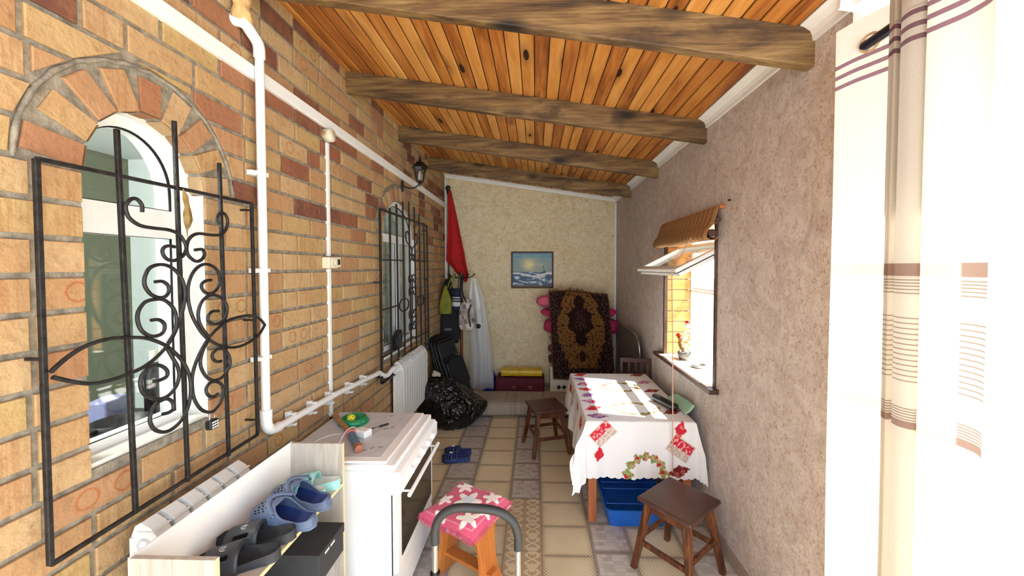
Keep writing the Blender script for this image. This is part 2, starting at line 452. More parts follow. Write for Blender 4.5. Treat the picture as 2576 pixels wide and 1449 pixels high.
for cx, th in ((.3, .86), (.72, .93)):
    dx = m.math('MULTIPLY', m.math('SUBTRACT', bu, m.math('ADD', cx, m.math('MULTIPLY', r1, .12))), .25); dy = m.math('MULTIPLY', m.math('SUBTRACT', bv, .5), .093)
    d = m.math('SQRT', m.math('ADD', m.math('MULTIPLY', dx, dx), m.math('MULTIPLY', dy, dy)))
    d = m.math('ADD', d, m.math('MULTIPLY', m.math('SUBTRACT', f2, .5), .012))
    rg = m.math('SUBTRACT', 1., m.math('DIVIDE', m.math('ABSOLUTE', m.math('SUBTRACT', d, .029)), .006), clamp=True)
    col = m.mix(m.math('MULTIPLY', rg, m.math('MULTIPLY', m.math('GREATER_THAN', r2, th), .75)), col, S(158, 84, 44))
m.bump(m.math('ADD', m.math('MULTIPLY', f2, .8), f), .8, .008)
M['brick'] = m.done(col, .88, 0, .2)
for w in WIN:                                   # raised mortar bead round each arch
    c = (w[0]+w[1])/2; A = (w[1]-w[0])/2+RING+.008; B = w[4]+RING+.008
    wl.tube([(XL-.006, c+A*cos(pi*i/40), w[3]+B*sin(pi*i/40)+.003*sin(i*2.3)) for i in range(0, 41)], [.0075+.0015*sin(i*1.7) for i in range(41)], 7, False, 0)
wl.build('wall_left', [M['mortar'], M['brick'], M['plaster_white']], col=True, kind='structure')

# -- plastered / papered walls
def paper(name, stops, sc, flake, st=.25, stretch=(1, 1, 1)):
    m = NT(name); co = m.coord(stretch)
    a = m.noise(co, sc, 5, .62, 1.6); b = m.noise(co, sc*3.2, 5, .65, 2.2); c = m.noise(co, sc*7, 3, .5, 1.0)
    col = m.ramp(m.math('ADD', m.math('MULTIPLY', a, .6), m.math('MULTIPLY', b, .4)), stops)
    col = m.mix(m.ramp(b, [(.54, (0, 0, 0)), (.6, (.7, .7, .7)), (.66, (0, 0, 0))]), col, flake)
    col = m.mix(m.ramp(c, [(.56, (0, 0, 0)), (.66, (.6, .6, .6))]), col, flake)
    m.bump(m.math('ADD', a, m.math('MULTIPLY', b, .8)), st, .01)
    return m.done(col, .75, 0, .25)
M['paper_r'] = paper('pink_beige_wallpaper', [(.34, S(172, 163, 158)), (.48, S(196, 189, 185)), (.6, S(209, 204, 200))], 7, S(158, 132, 114), .22, (1, 1, .8))
M['paper_b'] = paper('cream_wallpaper', [(.34, S(206, 190, 150)), (.5, S(228, 214, 176)), (.62, S(234, 226, 200))], 6, S(186, 164, 126), .2)
W3 = (2.6, 3.64, 1.01, 2.17)           # opening of the right-hand window: y0, y1, z0, z1
wr = MB()
for y0, y1, z0, z1 in ((YE, W3[0], 0, 3.0), (W3[1], YB+.2, 0, 3.0), (W3[0], W3[1], 0, W3[2]), (W3[0], W3[1], W3[3], 3.0)):
    wr.box(XR, XR+.22, y0, y1, z0, z1)
wr.build('wall_right', M['paper_r'], kind='structure')
b_ = MB(); b_.box(XR+.22, XR+.62, YE, YE+.12, 0, 3.0); b_.build('wall_return', M['paper_r'], kind='structure')
b_ = MB(); b_.box(XL-.25, XR+.25, YB, YB+.2, 0, 3.45); b_.build('wall_back', M['paper_b'], kind='structure')

# -- floor tiles
xs = [-1.4, -1.13, -.80, -.53, -.204, .045, .375, .635, .965, 1.24, 1.57, 1.9]; kinds = [1, 0, 1, 0, 1, 0, 1, 0, 1, 0, 1]
fl = MB(); fr = random.Random(3)
for i in range(len(xs)-1):
    ph = 2.945 if kinds[i] == 0 else 2.983; k0 = -17
    for k in range(k0, 12):
        y0 = ph+.277*k; y1 = y0+.277
        if y0 > YB: continue
        y1 = min(y1, YB+.02); g = .0012; kd = kinds[i]
        if kd == 1 and ((i == 4 and y0 < 2.9)): kd = 2
        rr = fr.random()
        V = [(xs[i]+g, y0+g, 0), (xs[i+1]-g, y0+g, 0), (xs[i+1]-g, y1-g, 0), (xs[i]+g, y1-g, 0)]
        near = max(0, min(1, (3.3-y0)/1.2))
        fl.add(V, [(0, 1, 2, 3)], kd, False, None, [(rr, near, 0, 1)]*4, [(0, 0), (1, 0), (1, 1), (0, 1)])
fl.box(-1.6, 2.2, -2.2, YB+.1, -.1, -.0015, 3)
def tile(name):
    m = NT(name); m.uv = m.n('UVMap', {'uv_map': 'uv'}).outputs[0]; s_ = m.n('SeparateXYZ', i0=m.uv); m.u, m.vv = s_.outputs[0], s_.outputs[1]
    at = m.n('Attribute', {'attribute_name': 'col'}); sc_ = m.n('SeparateColor', i0=at.outputs['Color']); m.r, m.near = sc_.outputs[0], sc_.outputs[1]
    m.co = m.coord(); m.grime = m.noise(m.co, 3.1, 5, .6); m.fine = m.noise(m.co, 24, 4, .6)
    e = m.math('MINIMUM', m.math('MINIMUM', m.u, m.math('SUBTRACT', 1., m.u)), m.math('MINIMUM', m.vv, m.math('SUBTRACT', 1., m.vv))); m.e = e
    return m
m = tile('cream_tile')
col = m.mix(m.grime, S(228, 216, 184), S(206, 190, 156))
dl = lambda a: m.math('LESS_THAN', m.math('ABSOLUTE', m.math('SUBTRACT', m.math('FRACT', a), .5)), .085)
hx = m.math('MAXIMUM', dl(m.math('MULTIPLY', m.math('ADD', m.math('MULTIPLY', m.u, 1.18), m.vv), 12.)), dl(m.math('MULTIPLY', m.math('SUBTRACT', m.math('MULTIPLY', m.u, 1.18), m.vv), 12.)))
em = m.math('SUBTRACT', 1., m.math('MULTIPLY', m.math('ADD', m.e, m.math('MULTIPLY', m.math('SUBTRACT', m.fine, .5), .12)), 7.5), clamp=True)
em = m.math('ADD', em, m.math('MULTIPLY', m.math('SUBTRACT', m.near, .15), .55), clamp=True)
em = m.math('MULTIPLY', em, m.ramp(m.grime, [(.38, (.45, .45, .45)), (.55, (1, 1, 1))]))
col = m.mix(m.math('MULTIPLY', m.math('MULTIPLY', hx, em), .95), col, S(112, 104, 96))
col = m.mix(m.math('MULTIPLY', m.math('SUBTRACT', 1., m.math('MULTIPLY', m.e, 14.), clamp=True), .5), col, S(128, 108, 84))
m.bump(m.fine, .1, .002); M['t0'] = m.done(col, .42)
m = tile('grey_mosaic_tile')
bk = m.n('TexBrick', {'offset': .5, 'squash': .6, 'squash_frequency': 2}, Vector=m.n('Mapping', i0=m.uv, i1=(0, 0, 0)).outputs[0], Color1=S(206, 200, 194), Color2=S(150, 142, 134), Mortar=S(176, 168, 160), Scale=1.6, Mortar_Size=.008, Bias=-.25, Brick_Width=.34, Row_Height=.17)
col = m.mix(m.math('MULTIPLY', m.grime, .5), bk.outputs[0], S(140, 132, 124))
rim = m.math('LESS_THAN', m.e, .07)
col = m.mix(m.math('MULTIPLY', rim, .8), col, S(140, 130, 120))
m.bump(m.fine, .1, .002); M['t1'] = m.done(col, .42)
m = tile('ornament_tile')
uu = m.math('MULTIPLY', m.u, 1.0); wv = m.math('MULTIPLY', m.math('SINE', m.math('MULTIPLY', m.vv, 4*pi)), .16)
def og(sg, ph):
    t = m.math('FRACT', m.math('ADD', m.math('ADD', uu, m.math('MULTIPLY', wv, sg)), ph))
    return m.math('LESS_THAN', m.math('ABSOLUTE', m.math('SUBTRACT', t, .5)), .045)
lat = m.math('MAXIMUM', m.math('MAXIMUM', og(1, .25), og(-1, .25)), m.math('MAXIMUM', og(1, .75), og(-1, .75)))
fu = m.math('SUBTRACT', m.math('FRACT', m.math('MULTIPLY', uu, 2.)), .5); fv = m.math('SUBTRACT', m.math('FRACT', m.math('ADD', m.math('MULTIPLY', m.vv, 2.), .5)), .5)
rr_ = m.math('SQRT', m.math('ADD', m.math('MULTIPLY', fu, fu), m.math('MULTIPLY', fv, fv))); an = m.math('ARCTAN2', fv, fu)
pet = m.math('LESS_THAN', rr_, m.math('ADD', .25, m.math('MULTIPLY', m.math('SINE', m.math('MULTIPLY', an, 9.)), .045)))
pat = m.math('MAXIMUM', lat, pet)
col = m.mix(pat, S(178, 156, 126), S(216, 200, 166)); col = m.mix(m.math('MULTIPLY', m.grime, .35), col, S(150, 138, 118))
m.bump(m.fine, .1, .002); M['t2'] = m.done(col, .42)
M['grout'] = plain('grout', S(96, 84, 72), .9, var=.15)
fl.build('floor', [M['t0'], M['t1'], M['t2'], M['grout']], col=True, uv=True, kind='structure')

# -- sloping board ceiling
ce = MB(); wdt = .0835; n = 37; cr = random.Random(11)
for i in range(n):
    x0 = XL-.12+wdt*i; x1 = x0+wdt; r = cr.random(); r2 = cr.random()
    ys = [-.75, cr.uniform(.4, 5.4), YB+.02] if cr.random() < .3 else [-.75, YB+.02]
    for ya, yb in zip(ys, ys[1:]):
        g = .0025; h = .006
        pr = [(x0+g, zc(x0)+h), (x0+g+.004, zc(x0)), (x1-g-.012, zc(x1)), (x1-g-.007, zc(x1)+h), (x1-g, zc(x1)+h)]
        V = [(x, ya+.0008, z) for x, z in pr]+[(x, yb-.0008, z) for x, z in pr]; k = len(pr)
        ce.add(V, [(j, j+1, k+j+1, k+j) for j in range(k-1)], 0, False, None, [(r, r2, cr.random(), 1)]*len(V))
        r = cr.random()
ce.add([(XL-.3, -.75, zc(XL-.3)+.012), (1.72, -.75, zc(1.72)+.012), (1.72, YB+.2, zc(1.72)+.012), (XL-.3, YB+.2, zc(XL-.3)+.012)], [(0, 1, 2, 3)], 1)
ce.add([(XL-.3, -.75, zc(XL-.3)+.12), (1.72, -.75, zc(1.72)+.12), (1.72, YB+.2, zc(1.72)+.12), (XL-.3, YB+.2, zc(XL-.3)+.12)], [(0, 1, 2, 3)], 1)
ce.build('ceiling', [M['ceil'], plain('roof_felt', S(40, 26, 18), .9)], col=True, kind='structure')
m = NT('stained_beam_timber'); oi = m.n('ObjectInfo').outputs['Random']
cv = m.n('CombineXYZ', i0=m.math('MULTIPLY', oi, 31.), i1=m.math('MULTIPLY', oi, 17.), i2=0.)
def bc(sc): return m.n('VectorMath', {'operation': 'ADD'}, i0=m.coord(sc), i1=cv.outputs[0]).outputs[0]
fa = m.noise(bc((1.1, 9, 9)), 1.3, 6, .65, .8); fb = m.noise(bc((2.2, 60, 60)), 1.6, 4, .7); fc_ = m.noise(bc((3.2, 7, 7)), 1.1, 4, .6)
ff = m.math('ADD', m.math('MULTIPLY', fa, .62), m.math('MULTIPLY', fb, .38))
col = m.ramp(ff, [(.36, S(46, 32, 18)), (.46, S(94, 70, 42)), (.55, S(124, 98, 60)), (.68, S(158, 130, 88))])
col = m.mix(m.ramp(fc_, [(.55, (0, 0, 0)), (.68, (.75, .75, .75))]), col, S(56, 42, 28))
vo = m.n('TexVoronoi', Vector=bc((4.2, 9, 9)), Scale=.6)
kn = m.math('MULTIPLY', m.math('SUBTRACT', 1., m.math('MULTIPLY', vo.outputs['Distance'], 3.2), clamp=True), m.math('GREATER_THAN', m.n('SeparateColor', i0=vo.outputs['Color']).outputs[0], .25))
col = m.mix(m.math('MULTIPLY', kn, 1.5, clamp=True), col, S(30, 22, 16))
m.bump(fb, .25, .003); M['beam'] = m.done(col, .6)
lab = ['large dark-stained ceiling beam nearest the camera, crossing the top of the picture', 'dark-stained ceiling beam second from the camera', 'dark-stained ceiling beam third from the camera, above the far arched window', 'dark-stained ceiling beam closest to the back wall']
for (y, h), l in zip(((1.732, .165), (2.783, .158), (3.85, .155), (4.935, .155)), lab):
    b_ = MB(); xa, xb = XL-.06, XR+.05; z0, z1 = zc(xa), zc(xb); bb = .055; hs = []
    V = [(x, yy, z) for x, zz in ((xa, z0), (xb, z1)) for yy in (y, y+bb) for z in (zz-h, zz+.004)]
    b_.add(V, [(0, 1, 3, 2), (4, 6, 7, 5), (0, 4, 5, 1), (2, 3, 7, 6), (0, 2, 6, 4), (1, 5, 7, 3)])
    tag(b_.build('ceiling_beam', M['beam'], bevel=.006), l, 'beam', 'ceiling beams')

# -- crown mouldings and corner trims
def crown(name, p, q, inward, size=.062):
    b_ = MB(); p = Vector(p); q = Vector(q); i = Vector(inward); dn = Vector((0, 0, -1))
    prof = [(0, 0), (size, 0), (size, -.008), (size*.72, -.016), (size*.35, -size*.5), (.014, -size*.8), (.012, -size*1.12), (0, -size*1.12)]
    V = [o+i*a-dn*b for o in (p, q) for a, b in prof]; k = len(prof)
    b_.add(V, [(j, j+1, k+j+1, k+j) for j in range(k-1)]+[list(range(k))[::-1], [k+j for j in range(k)]])
    b_.build(name, M['white'], kind='structure')
zr = zc(XR-.06)-.002
crown('trim_1', (XR, YE-.07, zr+.012), (XR, YB, zr+.012), (-1, 0, 0), .066)
crown('trim_2', (XL, YB, zc(XL)-.004), (XR, YB, zc(XR)-.004), (0, -1, 0), .05)
crown('trim_3', (XR-.06, YE, zr+.012), (XR+.5, YE, zc(XR+.5)), (0, -1, 0), .066)
for nm, x0, x1, zt_ in (('trim_4', XL, XL+.028, 3.2), ('trim_5', XR-.028, XR, 2.83)):
    b_ = MB(); b_.box(x0, x1, YB-.028, YB, 0, zt_); b_.build(nm, M['white'], kind='structure', bevel=.004)
M['skirt'] = plain('taupe_skirting', S(150, 134, 124), .5, var=.08)
b_ = MB(); b_.box(XR-.018, XR, YE, YB, 0, .079); b_.build('baseboard_right', M['skirt'], kind='structure', bevel=.004)
b_ = MB(); b_.box(XL, XR, YB-.018, YB, 0, .06); b_.build('baseboard_back', M['skirt'], kind='structure', bevel=.004)

# -- arched window 1 (left, near)
def arch_frame(b_, X, w, t, dx, mat=0):
    """extruded ring following the arched opening, t wide"""
    P = arch_pts(w); Q = arch_pts((w[0]+t, w[1]-t, w[2]+t, w[3], w[4]-t)); n = len(P)
    for i in range(n):
        j = (i+1) % n
        for V in ([(X, *P[i]), (X, *P[j]), (X, *Q[j]), (X, *Q[i])], [(X, *Q[i]), (X, *Q[j]), (X-dx, *Q[j]), (X-dx, *Q[i])]):
            b_.add(V, [(0, 1, 2, 3)], mat)
def arched_window(idx, w, X, t, zt0, zt1, mull=None, extra=0):
    fr_ = MB(); w2 = (w[0]+.002, w[1]+extra, w[2]+.002, w[3], w[4]-.002)
    arch_frame(fr_, X, w2, t, .06)
    fr_.box(X-.06, X+.004, w2[0]+t, w2[1]-t, zt0, zt1)
    if mull: fr_.box(X-.06, X+.002, mull[0], mull[1], w2[2]+t, zt0)
    fw = fr_.build('window_%d' % idx, M['white'], kind='structure')
    gk = MB(); tt = t
    Pq = arch_pts((w2[0]+tt, w2[1]-tt, zt1, w2[3], w2[4]-tt)); gk.tube([(X-.012, y, z) for y, z in Pq], .006, 6, True)
    cells = [(w2[0]+tt, w2[1]-tt)] if not mull else [(w2[0]+tt, mull[0]), (mull[1], w2[1]-tt)]
    for a, b in cells: gk.tube([(X-.012, a, w2[2]+tt), (X-.012, b, w2[2]+tt), (X-.012, b, zt0), (X-.012, a, zt0)], .005, 4, True)
    gk.build('gasket', M['dark'], fw)
    pn = MB(); pn.add([(X-.02, y, z) for y, z in Pq], [list(range(len(Pq)))])
    pn.build('pane', M['glass'], fw)
    for a, b in cells:
        pn = MB(); pn.box(X-.024, X-.02, a, b, w2[2]+tt, zt0); pn.build('pane', M['glass'], fw)
    return fw
w1o = arched_window(1, WIN[0], XL-.10, .042, 1.967, 2.077)
w2o = arched_window(2, WIN[1], XL-.05, .05, 2.095, 2.175, (3.90, 3.985))
tr = MB(); tr.box(XL-.15, XL-.02, WIN[0][0], WIN[0][1], 1.19, 1.225); tr.build('window_sill', M['plaster_white'], w1o)
tr = MB(); tr.box(XL-.1, XL+.01, WIN[1][0], WIN[1][1], 1.0, 1.035); tr.build('window_sill', M['plaster_white'], w2o)

# -- rooms behind the arched windows
ir = MB()
def quad(b_, pts, mat=0): b_.add(pts, [(0, 1, 2, 3)], mat)
quad(ir, [(-3.4, -1, 0), (-3.4, 3.11, 0), (-3.4, 3.11, 2.75), (-3.4, -1, 2.75)], 1)
quad(ir, [(-3.4, 3.11, 0), (-1.62, 3.11, 0), (-1.62, 3.11, 2.75), (-3.4, 3.11, 2.75)], 0)
quad(ir, [(-3.4, 3.3, 0), (-1.62, 3.3, 0), (-1.62, 3.3, 2.75), (-3.4, 3.3, 2.75)], 0)
quad(ir, [(-3.4, 3.3, 0), (-3.4, 7, 0), (-3.4, 7, 2.75), (-3.4, 3.3, 2.75)], 0)
quad(ir, [(-3.4, -1, 2.75), (-3.4, 7, 2.75), (-1.62, 7, 2.75), (-1.62, -1, 2.75)], 0)
quad(ir, [(-3.4, -1, 0), (-3.4, 7, 0), (-1.62, 7, 0), (-1.62, -1, 0)], 1)
ir.build('wall_inner', [M['inner_wall'], M['inner_wall2']], kind='structure')
ii = MB(); ii.box(-1.62, -1.60, -1, WIN[0][0], 0, 2.75); ii.box(-1.62, -1.60, WIN[0][1]+.06, WIN[1][0], 0, 2.75); ii.box(-1.62, -1.60, WIN[1][1]+.06, 7, 0, 2.75)
ii.build('wall_inner_face', M['inner_wall'], kind='structure')
b_ = MB(); b_.box(-1.98, -1.56, 1.05, 1.75, 1.14, 1.18); tag(b_.build('inner_window_shelf', M['black'], bevel=.004), 'dark shelf behind the glass of the near arched window', 'shelf')
b_ = MB(); b_.lathe([(.0, 1.18), (.036, 1.18), (.037, 1.36), (.014, 1.42), (.013, 1.47), (.0, 1.47)], 20, 0, Matrix.Translation((-1.72, 1.66, 0)))
bt = b_.build('bottle', M['black']); tag(bt, 'dark bottle with a cream cap behind the near arched window', 'bottle')
b_ = MB(); b_.lathe([(.0165, 1.425), (.0165, 1.475), (.0, 1.478)], 20, 0, Matrix.Translation((-1.72, 1.66, 0))); b_.build('bottle_cap', M['cream'], bt)
b_ = MB(); b_.lathe([(.0, 1.18), (.08, 1.18), (.095, 1.20), (.095, 1.225), (.088, 1.225), (.08, 1.195), (0, 1.19)], 28, 0, Matrix.Translation((-1.70, 1.50, 0)))
b_.tube([(-1.70, 1.42, 1.215), (-1.69, 1.30, 1.225)], .009, 8)
tag(b_.build('frying_pan', M['black']), 'small black pan lying behind the near arched window', 'pan')
b_ = MB(); b_.obox((-1.90, 1.62, 1.225), (.08, .13, .09), (0, 0, .3)); tag(b_.build('storage_box', plain('lilac_box', S(150, 150, 190), .5), bevel=.008), 'lilac box behind the pan inside the near arched window', 'box')
b_ = MB(); b_.obox((-1.60, 1.40, 1.195), (.05, .1, .03), (0, 0, .1)); tag(b_.build('sponge', M['redfl'], bevel=.008), 'red sponge at the foot of the near arched window, inside', 'sponge')
# pleated sheer curtain behind window 2
b_ = MB(); b_.grid(lambda a, b: (-1.70+.02*sin(a*70), 3.33+a*1.4, .9+b*1.7), 90, 6)
tag(b_.build('net_curtain', plain('grey_green_net', S(176, 186, 176), .9), solid=.002), 'pale grey-green pleated curtain behind the far arched window', 'curtain')

# -- right-hand window 3
SB = XR+.23
w3 = MB(); t = .055; XO = XR+.235
def rect_frame(b_, X0, X1, y0, y1, z0, z1, t, mat=0):
    b_.box(X0, X1, y0, y1, z0, z0+t, mat); b_.box(X0, X1, y0, y1, z1-t, z1, mat); b_.box(X0, X1, y0, y0+t, z0+t, z1-t, mat); b_.box(X0, X1, y1-t, y1, z0+t, z1-t, mat)
rect_frame(w3, XO, XO+.06, W3[0]-.02, W3[1]+.02, W3[2]-.02, W3[3]+.02, .05)
w3.box(XO, XO+.06, W3[0], W3[1], 1.618, 1.642)
w3f = w3.build('window_3', M['white'], kind='structure', bevel=.004)
g_ = MB(); rect_frame(g_, XO-.006, XO+.02, 2.66, 3.58, 1.65, 2.115, .014); g_.build('sash_frame', M['white_metal'], w3f)
for y0, y1, z0, z1 in ((2.65, 3.6, 1.04, 1.6), (2.65, 3.6, 1.66, 2.12)):
    p_ = MB(); p_.box(XO+.02, XO+.024, y0, y1, z0, z1); p_.build('pane', M['glass'], w3f)
# reveal of honey-coloured planks, brown casing and sill
M['plank'] = wood('honey_planks', [(.3, S(176, 112, 44)), (.55, S(214, 152, 78)), (.8, S(232, 176, 104))], 'x', 1.2, .4, knots=.7)
for nm, yf in (('trim_6', W3[1]), ('trim_7', W3[0])):
    b_ = MB(); s = -1 if nm == 'trim_6' else 1
    k = 0; z = W3[2]+.03
    while z < W3[3]-.02:
        z1 = min(z+.098, W3[3]); b_.box(XR+.01, XO, min(yf, yf+s*.016), max(yf, yf+s*.016), z+.002, z1-.002); z += .1
    b_.build(nm, M['plank'], kind='structure', bevel=.004)
b_ = MB(); b_.box(XR+.01, XO, W3[0], W3[1], W3[3]-.02, W3[3]); b_.build('trim_8', M['plank'], kind='structure')
b_ = MB(); b_.box(XR-.012, XR+.02, W3[0]-.004, W3[0]+.026, W3[2]+.02, 2.2); b_.box(XR-.012, XR+.02, W3[1]-.026, W3[1]+.004, W3[2]+.02, 2.2)
b_.build('trim_9', M['brownwood'], kind='structure', bevel=.003)
b_ = MB(); b_.box(XR-.066, XR, 2.552, 3.772, .996, 1.027)
sill = b_.build('window_sill', M['brownwood'], bevel=.003)
tag(sill, 'brown board sill under the right-hand window', 'window sill')
M['sill_top'] = plain('cream_sill_top', S(226, 212, 196), .5, var=.05)
b_ = MB(); b_.box(XR-.052, XR+.235, W3[0]+.026, W3[1]-.026, 1.0, 1.031); b_.build('sill_top', M['sill_top'], sill)
# outside: pale ground, white picket fence
b_ = MB(); b_.box(1.9, 14, -8, 14, -.3, -.2); b_.build('floor_outside', plain('pale_paving', S(196, 192, 182), .9), kind='structure')
fe = thing('picket_fence', 'white picket fence outside the right-hand window', 'fence', (4.2, 4.5, -.2))
b_ = MB(); b_.box(4.2, 4.23, 2.2, 12, .35, .43); b_.box(4.2, 4.23, 2.2, 12, 1.35, 1.43); b_.build('rail', M['white'], fe)
for i in range(60):
    b_ = MB(); y = 2.25+i*.16; b_.prism([(y, -.2), (y+.08, -.2), (y+.08, 1.6), (y+.04, 1.66), (y, 1.6)], lambda a, b, d: (d, a, b), 4.17, 4.2); b_.build('picket', M['white'], fe)

il = bpy.data.lights.new('inner_fill', 'POINT'); il.energy = 60; il.shadow_soft_size = .15; il.color = (1, .97, .92)  # added fill lights, no visible source, to brighten the rooms behind the arched windows
io = bpy.data.objects.new('inner_fill', il); COL.objects.link(io); io.location = (-2.5, 1.0, 2.5)
il2 = bpy.data.objects.new('inner_fill', il); COL.objects.link(il2); il2.location = (-2.6, 5.0, 2.5)
# ---------------------------------------------------------------- wrought-iron grilles
GX = -1.335
SCROLLS1 = [[(1.246,2.036),(1.246,2.059),(1.231,2.076),(1.212,2.073),(1.196,2.051),(1.197,2.029),(1.208,2.008),(1.239,1.99),(1.284,1.986),(1.338,1.985),(1.376,1.973),(1.396,1.949),(1.405,1.924),(1.394,1.898),(1.367,1.879),(1.341,1.875),(1.32,1.887),(1.312,1.908),(1.321,1.923),(1.339,1.928),(1.359,1.925)],[(1.558,2.031),(1.546,2.051),(1.559,2.074),(1.585,2.078),(1.601,2.051),(1.592,2.014),(1.565,1.988),(1.515,1.982),(1.461,1.983),(1.431,1.972),(1.413,1.951),(1.405,1.918),(1.415,1.893),(1.443,1.874),(1.469,1.881),(1.483,1.901),(1.474,1.921),(1.441,1.918)],[(1.283,1.8),(1.308,1.801),(1.329,1.786),(1.332,1.765),(1.319,1.747),(1.295,1.745),(1.269,1.757),(1.25,1.784),(1.248,1.813),(1.263,1.845),(1.292,1.859),(1.328,1.857),(1.363,1.835),(1.388,1.796),(1.394,1.745),(1.385,1.694),(1.367,1.646),(1.346,1.605),(1.32,1.57),(1.283,1.539),(1.237,1.515),(1.184,1.504),(1.135,1.5),(1.09,1.504),(1.049,1.52),(0.997,1.55)],[(1.266,1.669),(1.292,1.667),(1.311,1.651),(1.312,1.63),(1.297,1.614),(1.265,1.614),(1.235,1.637),(1.222,1.673),(1.226,1.706),(1.248,1.733),(1.283,1.739),(1.318,1.732),(1.349,1.698),(1.359,1.653),(1.347,1.611),(1.323,1.579)],[(1.27,1.456),(1.29,1.454),(1.315,1.46),(1.318,1.479),(1.302,1.499),(1.281,1.51),(1.256,1.509),(1.233,1.492),(1.225,1.464),(1.232,1.431),(1.253,1.406),(1.289,1.388),(1.321,1.39),(1.35,1.414),(1.363,1.449),(1.358,1.484),(1.342,1.516),(1.32,1.56)],[(0.992,1.565),(1.028,1.595),(1.068,1.617),(1.116,1.628),(1.167,1.627),(1.239,1.613),(1.284,1.592),(1.32,1.567),(1.357,1.528),(1.376,1.502),(1.396,1.463),(1.408,1.419),(1.408,1.367),(1.395,1.319),(1.37,1.283),(1.335,1.264),(1.301,1.265),(1.27,1.286),(1.255,1.314),(1.254,1.34),(1.267,1.367),(1.288,1.38),(1.315,1.379),(1.334,1.361),(1.337,1.335),(1.319,1.328),(1.298,1.331)],[(1.512,1.799),(1.488,1.797),(1.468,1.785),(1.468,1.768),(1.484,1.749),(1.513,1.745),(1.541,1.764),(1.553,1.795),(1.546,1.832),(1.519,1.855),(1.484,1.863),(1.45,1.85),(1.423,1.819),(1.408,1.776),(1.408,1.723),(1.421,1.668),(1.444,1.621),(1.471,1.581),(1.505,1.55),(1.547,1.523),(1.599,1.504),(1.654,1.498),(1.713,1.506),(1.77,1.528),(1.813,1.57)],[(1.545,1.668),(1.514,1.67),(1.493,1.654),(1.495,1.633),(1.519,1.617),(1.55,1.618),(1.579,1.638),(1.587,1.675),(1.575,1.708),(1.54,1.732),(1.504,1.737),(1.469,1.718),(1.451,1.684),(1.45,1.645),(1.466,1.607),(1.494,1.57)],[(1.813,1.57),(1.772,1.609),(1.717,1.628),(1.658,1.63),(1.595,1.622),(1.543,1.6),(1.5,1.571),(1.464,1.532),(1.435,1.484),(1.417,1.435),(1.415,1.387),(1.423,1.34),(1.446,1.296),(1.474,1.271),(1.503,1.261),(1.531,1.273),(1.55,1.295),(1.559,1.327),(1.549,1.36),(1.518,1.38),(1.491,1.38),(1.476,1.362),(1.484,1.336),(1.508,1.32),(1.532,1.325)],[(1.552,1.456),(1.527,1.461),(1.509,1.481),(1.513,1.501),(1.541,1.511),(1.572,1.499),(1.594,1.466),(1.597,1.433),(1.579,1.405),(1.55,1.386),(1.512,1.387),(1.478,1.412),(1.456,1.454),(1.454,1.489),(1.469,1.526),(1.493,1.557)]]
def g3(pts, x=GX): return [(x, y, z) for y, z in pts]
gr = thing('window_grille', 'black wrought-iron grille with large scrolls over the near arched window', 'window grille', (GX, 1.39, 1.03))
b_ = MB()
F4 = [(.99, 2.141), (.99, 1.03), (1.772, 1.046), (1.762, 2.151)]
for i in range(4):
    a, b = F4[i], F4[(i+1) % 4]; wd = .0125
    b_.beam((GX, *a), (GX, *b), wd, wd, (1, 0, 0))
for y, z in ((.994, 1.60), (1.766, 1.12), (1.766, 1.6), (1.763, 2.12)): b_.beam((GX, y, z), (XL+.0, y, z), .009, .009)
b_.build('frame', M['iron'], gr, bevel=.002)
for (a, b) in (((1.186, 2.29), (1.21, 1.03)), ((1.381, 2.39), (1.40, 1.03)), ((1.578, 2.29), (1.594, 1.03))):
    b_ = MB(); b_.beam((GX+.004, *a), (GX+.004, *b),   .0125, .0125, (1, 0, 0)); b_.build('bar', M['iron'], gr, bevel=.002)
for i, s_ in enumerate(SCROLLS1):
    b_ = MB(); b_.tube(smooth_path(g3(s_, GX+.016), 4), .0062, 8, ry=.0062); b_.build('scroll', M['iron'], gr)
b_ = MB(); lf = [(1.395, 2.145), (1.412, 2.12), (1.42, 2.09), (1.432, 2.06), (1.43, 2.03), (1.418, 2.005), (1.412, 1.99), (1.41, 1.96), (1.404, 1.96), (1.402, 1.99), (1.398, 2.02), (1.393, 2.05), (1.396, 2.08), (1.392, 2.11)]
c_ = (1.41, 2.05); b_.add([(GX+.018+.004*sin(i*1.7), *p) for i, p in enumerate(lf)]+[(GX+.026, *c_)], [(i, (i+1) % 14, 14) for i in range(14)])
tag(b_.build('dried_leaf', M['leaf'], solid=.0012), 'dried brown leaf caught on the middle bar of the near window grille', 'leaf')
pl = thing('padlock', 'small black combination padlock hanging from a scroll of the near grille', 'padlock', (GX+.016, 1.498, 1.19))
b_ = MB(); b_.box(GX+.004, GX+.03, 1.478, 1.518, 1.192, 1.232); b_.build('body', M['black'], pl, bevel=.006)
b_ = MB(); b_.tube(smooth_path([(GX+.018, 1.487, 1.228), (GX+.018, 1.487, 1.25), (GX+.018, 1.498, 1.262), (GX+.018, 1.509, 1.25), (GX+.018, 1.509, 1.228)], 5), .0028, 8); b_.build('shackle', M['steel'], pl)
b_ = MB()
for i in range(3):
    for j in range(3): b_.box(GX+.03, GX+.0315, 1.485+j*.0105, 1.4925+j*.0105, 1.198+i*.0105, 1.2035+i*.0105)
b_.build('number_wheels', M['white'], pl)
